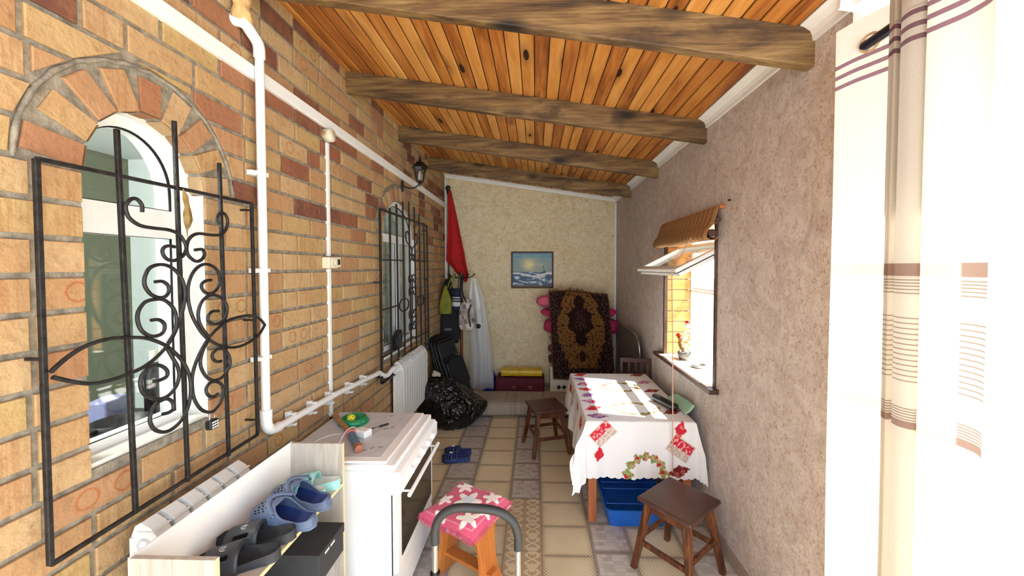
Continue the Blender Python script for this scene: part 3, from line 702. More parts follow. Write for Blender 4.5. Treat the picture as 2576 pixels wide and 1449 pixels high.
# far grille
g2 = thing('window_grille', 'black wrought-iron grille of many thin bars over the far arched window', 'window grille', (GX, 3.98, .83))
b_ = MB(); F4 = [(3.243, 2.353), (3.247, .84), (4.70, .83), (4.66, 2.362)]
for i in range(4): b_.beam((GX, *F4[i]), (GX, *F4[(i+1) % 4]), .018, .018, (1, 0, 0))
for y, z in ((3.245, 1.72), (3.245, .9), (4.69, 1.7), (4.7, .9), (4.66, 2.3)): b_.beam((GX, y, z), (XL-.01, y, z), .014, .014)
b_.build('frame', M['iron'], g2)
for a, b in (((3.457, 2.392), (3.465, .84)), ((3.626, 2.458), (3.655, .84)), ((3.80, 2.511), (3.83, .84)), ((3.986, 2.54), (4.03, .84)), ((4.16, 2.512), (4.215, .84)), ((4.334, 2.456), (4.39, .84)), ((4.517, 2.385), (4.575, .83))):
    b_ = MB(); b_.beam((GX+.003, *a), (GX+.003, *b), .0145, .0145, (1, 0, 0)); b_.build('bar', M['iron'], g2)
for (a, b) in (((3.245, 1.915), (3.835, 1.922)), ((4.144, 1.924), (4.68, 1.92)), ((3.247, 1.063), (3.83, 1.061)), ((4.169, 1.062), (4.69, 1.057)), ((3.247, 1.48), (3.66, 1.481)), ((4.47, 1.468), (4.68, 1.47))):
    b_ = MB(); b_.beam((GX, *a), (GX, *b), .012, .012, (1, 0, 0)); b_.build('rail', M['iron'], g2)
for cy, cz, ry, rz in ((3.80, 1.473, .135, .064), (4.35, 1.47, .12, .063)):
    b_ = MB(); b_.tube([(GX+.01, cy+ry*cos(2*pi*i/28), cz+rz*sin(2*pi*i/28)) for i in range(28)], .0065, 6, True); b_.build('ring', M['iron'], g2)
def spiral(cy, cz, r, a0, turns, sg, n=20):
    return [(cy+sg*(r*(1-.75*i/n))*cos(a0+turns*2*pi*i/n), cz+(r*(1-.75*i/n))*sin(a0+turns*2*pi*i/n)) for i in range(n+1)]
for sg, cy in ((-1, 3.985), (1, 4.11)):
    for k, (cz, up) in enumerate(((1.72, 1), (1.585, 1), (1.36, -1), (1.23, -1))):
        pts = spiral(cy, cz, .062, up*pi*.9, -up*1.05, sg)
        b_ = MB(); b_.tube(smooth_path(g3([(4.047-sg*(-.005), cz-up*.13)]+pts, GX+.012), 3), .0062, 6); b_.build('scroll', M['iron'], g2)
    b_ = MB(); b_.tube(smooth_path(g3([(4.047, 1.99), (4.047+sg*.02, 2.06), (4.047+sg*.1, 2.09), (4.047+sg*.17, 2.12), (4.047+sg*.19, 2.19), (4.047+sg*.14, 2.225), (4.047+sg*.11, 2.19)], GX+.012), 5), .0062, 6); b_.build('scroll', M['iron'], g2)
    b_ = MB(); b_.tube(smooth_path(g3([(4.047, 2.02), (4.047+sg*.015, 1.94), (4.047+sg*.06, 1.93), (4.047+sg*.06, 1.99), (4.047+sg*.03, 1.98)], GX+.012), 5), .0062, 6); b_.build('scroll', M['iron'], g2)
fl_ = thing('floodlight', 'small black floodlight leaning behind the far window grille', 'floodlight', (XL+.02, 3.7, 1.04))
b_ = MB(); b_.obox((XL+.012, 3.72, 1.13), (.05, .2, .13), (.35, 0, 0)); b_.build('housing', M['black'], fl_, bevel=.008)
b_ = MB(); b_.obox((XL+.039, 3.72, 1.13), (.004, .17, .1), (.35, 0, 0)); b_.build('lens', M['oven_glass'], fl_)
b_ = MB(); b_.obox((XL+.03, 4.1, .985), (.05, .42, .02), (0, 0, 0)); tag(b_.build('wooden_lath', M['hammer'], bevel=.003), 'short wooden lath lying under the far window behind the radiator', 'lath')

# ---------------------------------------------------------------- pipes, trunking, electrics
pp = thing('heating_pipe', 'white plastic heating pipe down the brick wall and along to the far radiator', 'pipe', (-1.34, 1.846, 1.0))
PX = -1.345
path = [(PX, 1.846, 2.90), (PX, 1.845, 1.10)]
b_ = MB(); b_.tube(path, .0195, 16); b_.build('riser', M['white'], pp)
b_ = MB(); b_.tube([(PX, 1.93, 1.015), (PX, 2.52, .995), (PX, 3.17, .945)], .0195, 16); b_.build('run', M['white'], pp)
b_ = MB(); b_.tube(smooth_path([(PX, 1.845, 1.12), (PX, 1.85, 1.06), (PX, 1.88, 1.025), (PX, 1.94, 1.015)], 5), .0255, 16); b_.tube([(PX, 1.845, 1.14), (PX, 1.845, 1.10)], .027, 16); b_.build('elbow', M['white'], pp)
b_ = MB(); b_.tube(smooth_path([(PX, 1.846, 2.87), (PX, 1.84, 2.93), (PX-.005, 1.80, 2.965), (PX-.01, 1.76, 2.985), (PX-.06, 1.74, 2.99)], 5), .0255, 16); b_.build('elbow', M['white'], pp)
b_ = MB(); b_.tube(smooth_path([(PX, 3.15, .946), (PX, 3.22, .94), (PX+.01, 3.28, .90), (PX+.02, 3.36, .885), (PX+.03, 3.46, .915), (PX+.035, 3.54, .905)], 5), .021, 14); b_.build('bend', M['white'], pp)
for z in (2.31, 1.835, 1.40, ):
    b_ = MB(); b_.box(PX-.045, PX-.018, 1.805, 1.887, z-.012, z+.012); b_.box(PX-.03, PX+.012, 1.812, 1.824, z-.01, z+.01); b_.box(PX-.03, PX+.012, 1.868, 1.88, z-.01, z+.01); b_.build('clamp', M['white'], pp, bevel=.002)
for y in (2.06, 2.26, 2.46, 2.72, 2.95):
    z = 1.013-(y-1.93)*.054
    b_ = MB(); b_.box(PX-.045, PX-.018, y-.012, y+.012, z-.042, z+.042); b_.box(PX-.03, PX+.012, y-.01, y+.01, z+.024, z+.036); b_.box(PX-.03, PX+.012, y-.01, y+.01, z-.036, z-.024); b_.build('clamp', M['white'], pp, bevel=.002)
b_ = MB()
def foam(a, b):
    r = .045*(1+.25*sin(a*2*pi*3+b*6))*(1-.15*b)
    return (XL+.012+abs(cos(a*2*pi))*r*1.1, 1.76+sin(a*2*pi)*r*(1+.2*b), 2.985+b*.13+.022*sin(a*2*pi*2)*b)
b_.grid(foam, 26, 8, cu=True); b_.add([foam(i/26, 1) for i in range(26)], [list(range(26))]); tag(b_.build('foam_plug', M['foamgun']), 'tan lump of cured sealing foam above the top elbow of the white pipe', 'sealing foam')
b_ = MB(); b_.box(XL-.008, XL+.022, -1.0, YB-.03, 2.772, 2.832); b_.box(XL-.008, XL+.0205, -1.0, YB-.03, 2.767, 2.772)
tag(b_.build('cable_trunking', M['white'], bevel=.003), 'long white plastic cable trunking running level high along the brick wall', 'trunking')
b_ = MB(); b_.box(XL-.008, XL+.012, 2.503, 2.531, 1.925, 2.678); b_.box(XL-.008, XL+.012, 2.503, 2.531, .84, 1.843)
tag(b_.build('cable_trunking', M['white'], bevel=.002), 'narrow white cable trunking dropping vertically behind the stove', 'trunking')
jb = thing('junction_box', 'round cream junction box where the narrow trunking meets the long one', 'junction box', (XL, 2.49, 2.80))
b_ = MB(); MX = Matrix.Translation((XL+.001, 2.50, 2.722)) @ Matrix.Rotation(pi/2, 4, 'Y'); b_.lathe([(0, 0), (.043, 0), (.043, .045), (.041, .05), (0, .051)], 28, 0, MX); b_.build('body', M['cream'], jb)
b_ = MB(); b_.lathe([(0, .036), (.013, .036), (.013, .0435), (0, .044)], 12, 0, Matrix.Translation((XL+.02, 2.50, 2.722)) @ Matrix.Rotation(pi/2, 4, 'X')); b_.build('knockout', plain('knockout', S(206, 160, 96), .6), jb)
sw = thing('socket_switch', 'cream surface-mounted socket with a switch halfway up the narrow trunking', 'socket', (XL, 2.54, 1.88))
b_ = MB(); b_.box(XL, XL+.05, 2.44, 2.545, 1.845, 1.918); b_.build('socket', M['cream'], sw, bevel=.004)
b_ = MB(); b_.lathe([(.0, .049), (.022, .049), (.022, .054), (.026, .054), (.026, .049)], 20, 0, Matrix.Translation((XL, 2.492, 1.882)) @ Matrix.Rotation(pi/2, 4, 'Y')); b_.build('socket_ring', M['cream'], sw)
b_ = MB(); b_.box(XL, XL+.034, 2.55, 2.62, 1.852, 1.922); b_.build('switch_plate', M['cream'], sw, bevel=.004)
b_ = MB(); b_.box(XL+.034, XL+.042, 2.575, 2.595, 1.868, 1.906); b_.build('rocker', M['black'], sw, bevel=.002)
# lantern
ln = thing('wall_lantern', 'black six-sided wall lantern above the far arched window', 'lantern', (XL, 3.93, 2.70))
LX = XL+.19; LY = 3.95; LZ = 2.74
b_ = MB(); b_.lathe([(0, 0), (.035, 0), (.03, .012), (0, .016)], 16, 0, Matrix.Translation((XL, LY, 2.70)) @ Matrix.Rotation(pi/2, 4, 'Y') @ Matrix.Diagonal((1.9, 1, 1, 1))); b_.build('wall_plate', M['black'], ln)
b_ = MB(); b_.tube(smooth_path([(XL+.01, LY, 2.70), (XL+.08, LY, 2.675), (XL+.15, LY, 2.69), (LX, LY, 2.735)], 6), .008, 8); b_.build('arm', M['black'], ln)
Lm = Matrix.Translation((LX, LY, LZ))
b_ = MB(); b_.lathe([(0, -.05), (.006, -.045), (.004, -.03), (.012, -.02), (.035, 0), (.0, .002)], 6, 0, Lm, False)
b_.lathe([(.092, .145), (.075, .165), (.04, .20), (.014, .215), (.012, .235), (.004, .27), (0, .275)], 6, 0, Lm, False); b_.lathe([(0, .145), (.092, .145)], 6, 0, Lm, False)
for k in range(6):
    a = 2*pi*k/6; b_.tube([(LX+.036*cos(a), LY+.036*sin(a), LZ), (LX+.07*cos(a), LY+.07*sin(a), LZ+.15)], .004, 5)
b_.build('cage', M['black'], ln)
b_ = MB(); b_.lathe([(.034, .003), (.067, .145)], 6, 0, Lm, False); b_.build('glass', M['lamp_glass'], ln)
b_ = MB(); b_.lathe([(0, .02), (.02, .02), (.022, .08), (.012, .11), (0, .115)], 14, 0, Lm); b_.build('bulb', M['bulb'], ln)

# ---------------------------------------------------------------- radiators (cast sections, facing +X)
def radiator(Y0, n, z0, z1, label, pitch=.0735):
    r = thing('radiator', label, 'radiator', (XL+.03, Y0, z0))
    prof = [(XL+.035, z1-.025), (XL+.06, z1), (XL+.095, z1-.012), (XL+.125, z1-.035), (XL+.125, z0+.03), (XL+.10, z0), (XL+.035, z0+.01)]
    for i in range(n):
        y = Y0+i*pitch; b_ = MB()
        hw = pitch/2-.004
        pr = [(XL+.03, z1-.05), (XL+.045, z1-.012), (XL+.065, z1), (XL+.10, z1-.02), (XL+.128, z1-.06), (XL+.133, z1-.11), (XL+.133, z0+.05), (XL+.12, z0+.01), (XL+.095, z0), (XL+.045, z0), (XL+.03, z0+.04)]
        b_.prism([(x, z) for x, z in pr][::-1], lambda a, b, d: (a, d, b), y-hw*.8, y+hw*.8)
        b_.box(XL+.124, XL+.137, y-hw, y+hw, z0+.035, z1-.085)
        b_.box(XL+.03, XL+.042, y-hw, y+hw, z0+.035, z1-.05)
        b_.box(XL+.055, XL+.11, y-hw, y+hw, z1-.035, z1-.028)
        b_.tube([(XL+.085, y, z0+.03), (XL+.085, y, z1-.06)], .02, 10)
        for zz in (z1-.075, z0+.05): b_.tube([(XL+.08, y-pitch/2, zz), (XL+.08, y+pitch/2, zz)], .021, 12, cap=False)
        for zz in (.024, .05, .076): b_.beam((XL+.106+zz*.2, y-hw, z1-zz-.004), (XL+.106+zz*.2, y+hw, z1-zz-.004), .010, .004, (.3, 0, 1))
        b_.build('section', M['white_metal'], r, bevel=.002)
    return r
radiator(1.245, 6, .42, .992, 'white cast radiator under the near arched window, behind the shoe shelf')
ra = radiator(3.60, 11, .32, .95, 'white cast radiator under the far arched window')
b_ = MB(); b_.tube([(XL+.08, 3.50, .875), (XL+.08, 3.575, .875)], .026, 12); b_.build('valve', M['white'], ra)
b_ = MB(); b_.grid(lambda a, b: (XL+.05+a*.08, 3.62+b*.3, .957+.012*sin(a*5+b*7)+.006*sin(b*23)), 8, 14); tag(b_.build('plastic_film', M['poly']), 'scrap of clear film lying on top of the far radiator', 'plastic film')
for yy in (1.4, 3.8):
    pass

# ---------------------------------------------------------------- shoe shelf
SX0, SX1, SY0, SY1, SZ = -1.185, -.93, 1.055, 1.80, 1.0
sh = thing('shoe_shelf', 'low grey-oak shelf unit with a white back standing between the near window and the stove', 'shelf unit', ((SX0+SX1)/2, (SY0+SY1)/2, 0))
for y in (SY0, SY1-.016):
    b_ = MB(); b_.box(SX0, SX1, y, y+.016, 0, SZ); p_ = b_.build('side_panel', M['laminate'], sh, bevel=.0008)
    e_ = MB(); e_.box(SX1, SX1+.0015, y, y+.016, 0, SZ); e_.build('edge_band', M['edge'], p_)
for z in (.795, .56, .30, .06):
    b_ = MB(); b_.box(SX0+.004, SX1, SY0+.016, SY1-.016, z, z+.016); p_ = b_.build('shelf', M['laminate_h'], sh)
    e_ = MB(); e_.box(SX1, SX1+.0015, SY0+.016, SY1-.016, z, z+.016); e_.build('edge_band', M['edge'], p_)
b_ = MB(); b_.box(SX0-.004, SX0, SY0, SY1, .02, SZ+.002); b_.build('back_panel', M['hdf'], sh)
sbx = thing('shoe_box', 'charcoal cardboard shoe box sticking out of the shelf below the shoes', 'box', (-1.03, 1.56, .576))
BX0, BX1, BY0, BY1, BZ = -1.17, -.863, 1.462, 1.655, .702
b_ = MB(); b_.box(BX0, BX1, BY0, BY1, .577, BZ-.004); b_.build('base', M['shoebox'], sbx, bevel=.002)
b_ = MB(); b_.box(BX0-.003, BX1+.004, BY0-.004, BY1+.004, BZ-.04, BZ); ld = b_.build('lid', M['shoebox'], sbx, bevel=.002)
b_ = MB()
for i in range(9):
    if i != 4: b_.box(BX1+.004, BX1+.0046, 1.50+i*.0085, 1.506+i*.0085, BZ-.026, BZ-.016)
b_.build('printed_text', M['white'], ld)

# ---------------------------------------------------------------- shoes
def outline(t, L, W):
    """half widths (left, right) along a left shoe, t 0 heel .. 1 toe"""
    w = W/2*(.78+.22*math.tanh((t-.35)*6))
    e = 1.0
    if t < .16: e = sqrt(max(0, 1-((.16-t)/.16)**2))
    if t > .78: e = sqrt(max(0, 1-((t-.78)/.22)**2))
    w *= e; sk = .012*sin(pi*t)
    return w+sk*.3, w-sk*.3
def sole(b_, L, W, h, mat=0, lip=.004, z0=0, top=None, cup=.01):
    n, k = 26, 9
    def fn(a, b):
        lw, rw = outline(a, L, W); x = (a-.5)*L; t = b*2-1; y = lw*t if t < 0 else rw*t
        zz = z0+h+cup*(t*t)**1.5+(.012*max(0, (.35-a))/.35)+.012*max(0, a-.8)/.2
        return (x, y, zz)
    b_.grid(fn, n, k, mat if top is None else top)
    def side(a, b):
        q = a*2; s_ = -1 if q < 1 else 1; tt = q if q < 1 else 2-q
        lw, rw = outline(tt, L, W); p = fn(tt, 0 if s_ < 0 else 1)
        k_ = (1-.06*sin(pi*b)); return (p[0], p[1]*(1 if b > .9 else .97+.03*b), z0+(p[2]-z0)*b)
    b_.grid(side, 52, 4, mat, cu=True)
    b_.add([side(i/52, 0) for i in range(52)], [list(range(52))], mat)
def croc():
    L, W = .280, .112
    r = bpy.data.objects.new('clog', None); COL.objects.link(r)
    b_ = MB(); sole(b_, L, W, .022, 0, top=1); b_.build('sole', [M['croc'], M['croc_in']], r, local=True)
    def up(a, b):                # a along heel..toe, b around the section
        lw, rw = outline(min(.995, a*.985+.008), L, W); x = (a-.5)*L
        op = .08+.92*min(1, max(0, (a-.33)/.21))**2.2       # how far the walls close over the foot
        h = .043+.048*min(1, max(0, (a-.2)/.3))-.05*max(0, a-.62)/.38-.0*a
        h += .012*max(0, .2-a)/.2
        ph = pi*b
        top = .5-.5*op
        # angle from left ground to right ground over the top, split by the opening
        if op < 1:
            if b < .5: ph = pi*(b*2)*(.5-top*.62)
            else: ph = pi-pi*((1-b)*2)*(.5-top*.62)
        c, s_ = cos(ph), sin(ph); w_ = lw if c > 0 else rw
        return (x, w_*1.03*(abs(c)**.62)*(1 if c > 0 else -1), .012+h*(s_**.75))
    b_ = MB(); n, k = 34, 24
    V = [up(i/(n-1), j/(k-1)) for i in range(n) for j in range(k)]
    F = []
    for i in range(n-1):
        a = (i+.5)/(n-1)
        for j in range(k-1):
            if .05 < a < .53 and j == k//2-1: continue
            F.append((i*k+j, (i+1)*k+j, (i+1)*k+j+1, i*k+j+1))
    b_.add(V, F, 0, True)
    # vent holes pierced in the toe
    for i, a in enumerate((.62, .69, .76, .83, .655, .725, .795)):
        for b in ((.36, .5, .64) if i < 4 else (.3, .43, .57, .70)):
            p = Vector(up(a, b)); q = Vector(up(a+.01, b)); s_ = Vector(up(a, b+.02)); nn = (s_-p).cross(q-p).normalized()
            if nn.z < 0: nn = -nn
            t1 = (q-p).normalized(); t2 = nn.cross(t1)
            b_.add([p+nn*.0012+t1*.0030*cos(2*pi*j/8)+t2*.0022*sin(2*pi*j/8) for j in range(8)], [list(range(8))], 1)
    for sg in (.09, .91):
        for a in (.66, .74, .82, .9):
            p = Vector(up(a, sg)); nn = Vector((0, 1 if sg < .5 else -1, .1)).normalized(); t1 = Vector((1, 0, 0)); t2 = nn.cross(t1)
            b_.add([p+nn*.0015+t1*.0042*cos(2*pi*j/8)+t2*.0042*sin(2*pi*j/8) for j in range(8)], [list(range(8))], 1)
    b_.build('upper', [M['croc'], M['dark']], r, local=True, solid=.0045, soff=1)
    b_ = MB(); pts = []
    for i in range(15):
        t = -1+2*i/14; a = .47-.26*(1-t*t)**.5 if True else 0
        pts.append(((a-.5)*L-.0+.0, .055*t, .098-.02*abs(t)+.006*(1-t*t)))
    b_.tube(smooth_path([(-.005+.052*(1-((i-7)/7)**2), .052*(i-7)/7, .09+.022*(1-((i-7)/7)**2)) for i in range(15)], 2), .0035, 8, ry=.009); b_.build('heel_strap', M['croc'], r, local=True)
    for sg in (-1, 1):
        b_ = MB(); b_.lathe([(0, 0), (.0085, 0), (.007, .004), (0, .005)], 14, 0, Matrix.Translation((-.004, sg*.054, .080)) @ Matrix.Rotation(-sg*pi/2, 4, 'X')); b_.build('rivet', M['croc'], r, local=True)
    return r
def slide(mats, name, L, W, hs, sx0, sx1, th, arch=.06, slots=None, logo=None, pinch=0.0):
    r = bpy.data.objects.new(name, None); COL.objects.link(r)
    b_ = MB(); sole(b_, L, W, hs, 0, top=1, cup=.012); b_.build('sole', [mats[0], mats[1]], r, local=True)
    def st(a, b):
        ph = pi*b; c = cos(ph); s_ = sin(ph)
        ax = sx0+(sx1-sx0)*a; wd = (1-.0*a); lw, rw = outline(ax, L, W)
        cx = (ax-.5)*L + pinch*(a-.5)*-2*(1-abs(c))*.02
        w_ = lw if c > 0 else rw
        return (cx, w_*1.04*(abs(c)**.7)*(1 if c > 0 else -1), .008+(arch+.014-.022*a)*(s_**.8))
    n, k = 12, 22; V = [st(i/(n-1), j/(k-1)) for i in range(n) for j in range(k)]; F = []
    for i in range(n-1):
        for j in range(k-1):
            if slots and slots(i/(n-1), j/(k-1)): continue
            F.append((i*k+j, (i+1)*k+j, (i+1)*k+j+1, i*k+j+1))
    b_ = MB(); b_.add(V, F, 0, True); s2 = b_.build('strap', mats[0], r, local=True, solid=th, soff=0)
    if logo:
        p = Vector(st(.5, .5)); b_ = MB()
        b_.tube([(p.x+.011*cos(2*pi*i/20), p.y+.006*sin(2*pi*i/20)*1.6, p.z+th*.5+.0012-abs(sin(2*pi*i/20))*.0006) for i in range(20)], .001, 5, True)
        b_.tube([(p.x-.004, p.y-.003, p.z+th*.5+.0012), (p.x+.002, p.y+.001, p.z+th*.5+.0012), (p.x, p.y+.003, p.z+th*.5+.0012), (p.x+.005, p.y+.004, p.z+th*.5+.0012)], .001, 5)
        b_.build('oval_emblem', M['white'], s2, local=True)
    return r
SHZ = .8115
c1_ = croc(); tag(c1_, 'slate-blue ventilated clog with navy footbed, nearer of the pair on the shelf', 'clog'); c1_['group'] = 'pair of blue clogs'
c1_.location = (-1.005, 1.478, SHZ+.011); c1_.rotation_euler = (R(-11), 0, R(180-9))
c2_ = dup(c1_, (-1.01, 1.60, SHZ+.012), (R(-12), 0, R(180-11)), 'slate-blue ventilated clog with navy footbed, farther of the pair, beside the mint slipper')
s1_ = slide((M['slide'], M['slide_in']), 'slide_sandal', .262, .1, .019, .44, .86, .009, .055, slots=lambda a, b: (.24 < b < .34 or .66 < b < .76) and .25 < a < .7, logo=True)
tag(s1_, 'charcoal rubber slide with an oval emblem, nearest shoe on the shelf', 'slide'); s1_['group'] = 'pair of charcoal slides'
s1_.location = (-1.03, 1.265, SHZ+.006); s1_.rotation_euler = (R(-7), 0, R(180+18))
s2_ = dup(s1_, (-1.04, 1.372, SHZ+.006), (R(-7), 0, R(180+14)), 'charcoal rubber slide with an oval emblem, between the nearest slide and the blue clogs')
m1_ = slide((M['mint'], M['mintpale']), 'slipper', .235, .09, .022, .45, .85, .006, .052, slots=lambda a, b: .4 < b < .6 and .3 < a < .75)
tag(m1_, 'mint-green rubber slipper with pale sole, against the far side panel of the shelf', 'slipper'); m1_['group'] = 'pair of mint slippers'
m1_.location = (-1.035, 1.733, SHZ); m1_.rotation_euler = (0, 0, R(180+4))
m2_ = dup(m1_, (-1.058, 1.668, SHZ+.001), (0, 0, R(180-9)), 'mint-green rubber slipper half hidden behind the farther blue clog')
f1_ = slide((M['slip_blue'], M['slip_blue']), 'slipper', .27, .1, .03, .42, .9, .007, .062, slots=lambda a, b: ((.12 < b < .42) or (.58 < b < .88)) and (.3 < (a*5) % 1 < .75), logo=None)
b_ = MB(); b_.box(.03, .06, -.012, .012, .0825, .0845); b_.build('name_patch', M['white'], f1_, local=True)
tag(f1_, 'blue slotted rubber slipper on the tiles, nearer of the pair', 'slipper'); f1_['group'] = 'pair of blue slippers on the floor'
f1_.location = (-.757, 3.56, .001); f1_.rotation_euler = (0, 0, R(180+2))
f2_ = dup(f1_, (-.765, 3.69, .001), (0, 0, R(180-2)), 'blue slotted rubber slipper on the tiles, farther of the pair')
# ---------------------------------------------------------------- stove
K0, K1, J0, J1 = -1.355, -.73, 1.895, 2.585
st = thing('gas_stove', 'white gas stove with its lid down against the brick wall', 'stove', ((K0+K1)/2, (J0+J1)/2, 0))
b_ = MB(); b_.box(K0+.01, K1-.01, J0+.012, J1-.012, .03, .80)
for x in (K0+.06, K1-.06):
    for y in (J0+.06, J1-.06): b_.lathe([(.0, 0), (.018, 0), (.018, .04), (0, .04)], 12, 0, Matrix.Translation((x, y, 0)))
b_.build('body', M['enamel'], st, bevel=.004)
b_ = MB(); b_.box(K0, K1+.012, J0, J1, .805, .836); b_.build('hob_rim', M['enamel'], st, bevel=.009, seg=3)
b_ = MB(); b_.box(K0+.01, K1-.035, J0+.012, J1-.02, .838, .852); ldd = b_.build('lid', M['enamel'], st, bevel=.005, seg=3)
b_ = MB(); b_.box(K0+.02, K1-.085, J0+.052, J1-.028, .852, .8535); b_.build('lid_panel', M['enamel_top'], ldd)
for y in (2.47, 2.02):
    b_ = MB(); b_.box(K0-.004, K0+.02, y-.02, y+.02, .84, .862); b_.build('hinge', M['black'], st, bevel=.003)
b_ = MB(); cp = [(K1-.012, .805), (K1+.035, .80), (K1+.052, .78), (K1+.050, .70), (K1+.038, .682), (K1-.012, .682)]
b_.prism([(x, z) for x, z in cp][::-1], lambda a, b, d: (a, d, b), J0+.002, J1-.002); b_.build('control_panel', M['enamel'], st, bevel=.006, seg=3)
for i in range(5):
    b_ = MB(); b_.lathe([(.0, 0), (.019, 0), (.019, .01), (.015, .016), (0, .018)], 18, 0, Matrix.Translation((K1+.050, J0+.13+i*.105, .745)) @ Matrix.Rotation(pi/2, 4, 'Y')); b_.box(K1+.066, K1+.071, J0+.128+i*.105, J0+.132+i*.105, .732, .758); b_.build('knob', M['enamel'], st)
b_ = MB(); b_.box(K1-.01, K1+.02, J0+.02, J1-.02, .25, .675); dr = b_.build('oven_door', M['enamel'], st, bevel=.005)
b_ = MB(); b_.box(K1+.0205, K1+.0235, J0+.07, J1-.06, .315, .672); b_.build('oven_window', M['oven_glass'], dr)
b_ = MB(); b_.tube([(K1+.07, J0+.05, .655), (K1+.07, J1-.05, .655)], .011, 12)
for y in (J0+.09, J1-.09): b_.tube([(K1+.015, y, .655), (K1+.07, y, .655)], .006, 8)
b_.build('handle', M['enamel'], dr)
b_ = MB(); b_.box(K1-.012, K1-.010+.001, J0+.0125, J0+.020, .10, .68); b_.build('door_seal', M['dark'], st)
b_ = MB(); b_.box(K1-.01, K1+.016, J0+.02, J1-.02, .05, .235); b_.build('drawer', M['enamel'], st, bevel=.005)
b_ = MB()
for (x, y, a) in ((-.93, 2.02, .4), (-.90, 2.05, 1.2), (-.86, 2.06, .2), (-.92, 2.30, .5), (-.89, 2.32, 1.), (-.96, 2.50, .3)):
    b_.obox((x, y, .8537), (.028, .014, .0004), (0, 0, a))
b_.build('stains', plain('lid_stains', S(150, 150, 150), .6, var=.2), ldd)
TZ = .8537
hm = thing('hammer', 'long wooden-handled tool with a blue head and copper tip lying on the stove', 'hammer', (-1.13, 2.2, TZ))
a_ = Vector((-1.315, 2.43, TZ+.03)); b2 = Vector((-1.075, 2.165, TZ+.024)); c3 = Vector((-.965, 2.015, TZ+.022))
b_ = MB(); b_.beam(a_, b2, .034, .018, (0, 0, 1), 0, .026, .018); b_.build('handle', M['hammer'], hm, bevel=.004)
b_ = MB(); b_.tube([b2, c3], .022, 16); b_.build('head', M['steel_blue'], hm)
d_ = (c3-b2).normalized(); b_ = MB(); b_.tube([c3, c3+d_*.035], [.0225, .021], 16); b_.tube([c3-d_*.006, c3-d_*.002], .0228, 16); b_.build('face', M['copper'], hm)
b_ = MB(); b_.tube([b2-d_*.006, b2+d_*.012], .029, 16); b_.build('collar', M['coral'], hm)
bw = thing('dog_bowl', 'green plastic pet bowl on the stove lid', 'bowl', (-1.165, 2.385, TZ))
b_ = MB(); b_.lathe([(0, .004), (.052, .006), (.064, .036), (.068, .040), (.073, .038), (.094, .004), (.090, 0), (.0, 0)], 40, 0, Matrix.Translation((-1.165, 2.385, TZ))); b_.build('bowl', M['green_pl'], bw)
bl = thing('toy_ball', 'small yellow perforated ball sitting in the green bowl', 'ball', (-1.175, 2.37, TZ+.008))
b_ = MB(); b_.sphere((-1.175, 2.37, TZ+.034), .026, 0, 24); b_.build('shell', M['ball'], bl)
for i in range(26):
    z = 1-2*(i+.5)/26; rr = sqrt(1-z*z); p = Vector((rr*cos(i*2.4), rr*sin(i*2.4), z)); t1 = p.cross(Vector((.1, .2, 1))).normalized(); t2 = p.cross(t1); c = Vector((-1.175, 2.37, TZ+.034))+p*.0262
    if z > -.2 and p.y < .5:
        b_ = MB(); b_.add([c+t1*.0034*cos(2*pi*j/8)+t2*.0034*sin(2*pi*j/8) for j in range(8)], [list(range(8))]); b_.build('hole', M['dark'], bl)
ch = thing('charger', 'white plug-in charger block on the stove lid', 'charger', (-1.0, 2.2, TZ))
b_ = MB(); b_.obox((-1.015, 2.19, TZ+.022), (.085, .062, .044), (0, 0, -.35)); b_.build('body', M['white'], ch, bevel=.010, seg=3)
b_ = MB()
for s in (-.009, .009): b_.tube([(-.968, 2.215+s, TZ+.03), (-.945, 2.228+s, TZ+.034)], .0025, 6)
b_.build('prongs', M['steel'], ch)
b_ = MB(); b_.tube(smooth_path([(-1.02, 2.23, TZ+.02), (-1.0, 2.27, TZ+.012), (-.97, 2.30, TZ+.01), (-.945, 2.325, TZ+.01)], 5), .0028, 8); b_.tube([(-.965, 2.305, TZ+.011), (-.925, 2.345, TZ+.011)], .006, 8)
tag(b_.build('plug_lead', M['black']), 'short black jack lead lying beside the white charger', 'lead')
b_ = MB(); b_.tube(smooth_path([(-1.06, 2.225, TZ+.02), (-1.08, 2.20, TZ+.05), (-1.09, 2.13, TZ+.05), (-1.09, 2.04, TZ+.012), (-1.10, 1.98, TZ+.005), (-1.18, 1.95, TZ+.004), (-1.24, 2.02, TZ+.004), (-1.25, 2.12, TZ+.004), (-1.21, 2.19, TZ+.004), (-1.16, 2.21, TZ+.004)], 7), .0026, 8)
tag(b_.build('charging_cable', M['white']), 'thin white cable looped across the blue tool on the stove', 'cable')

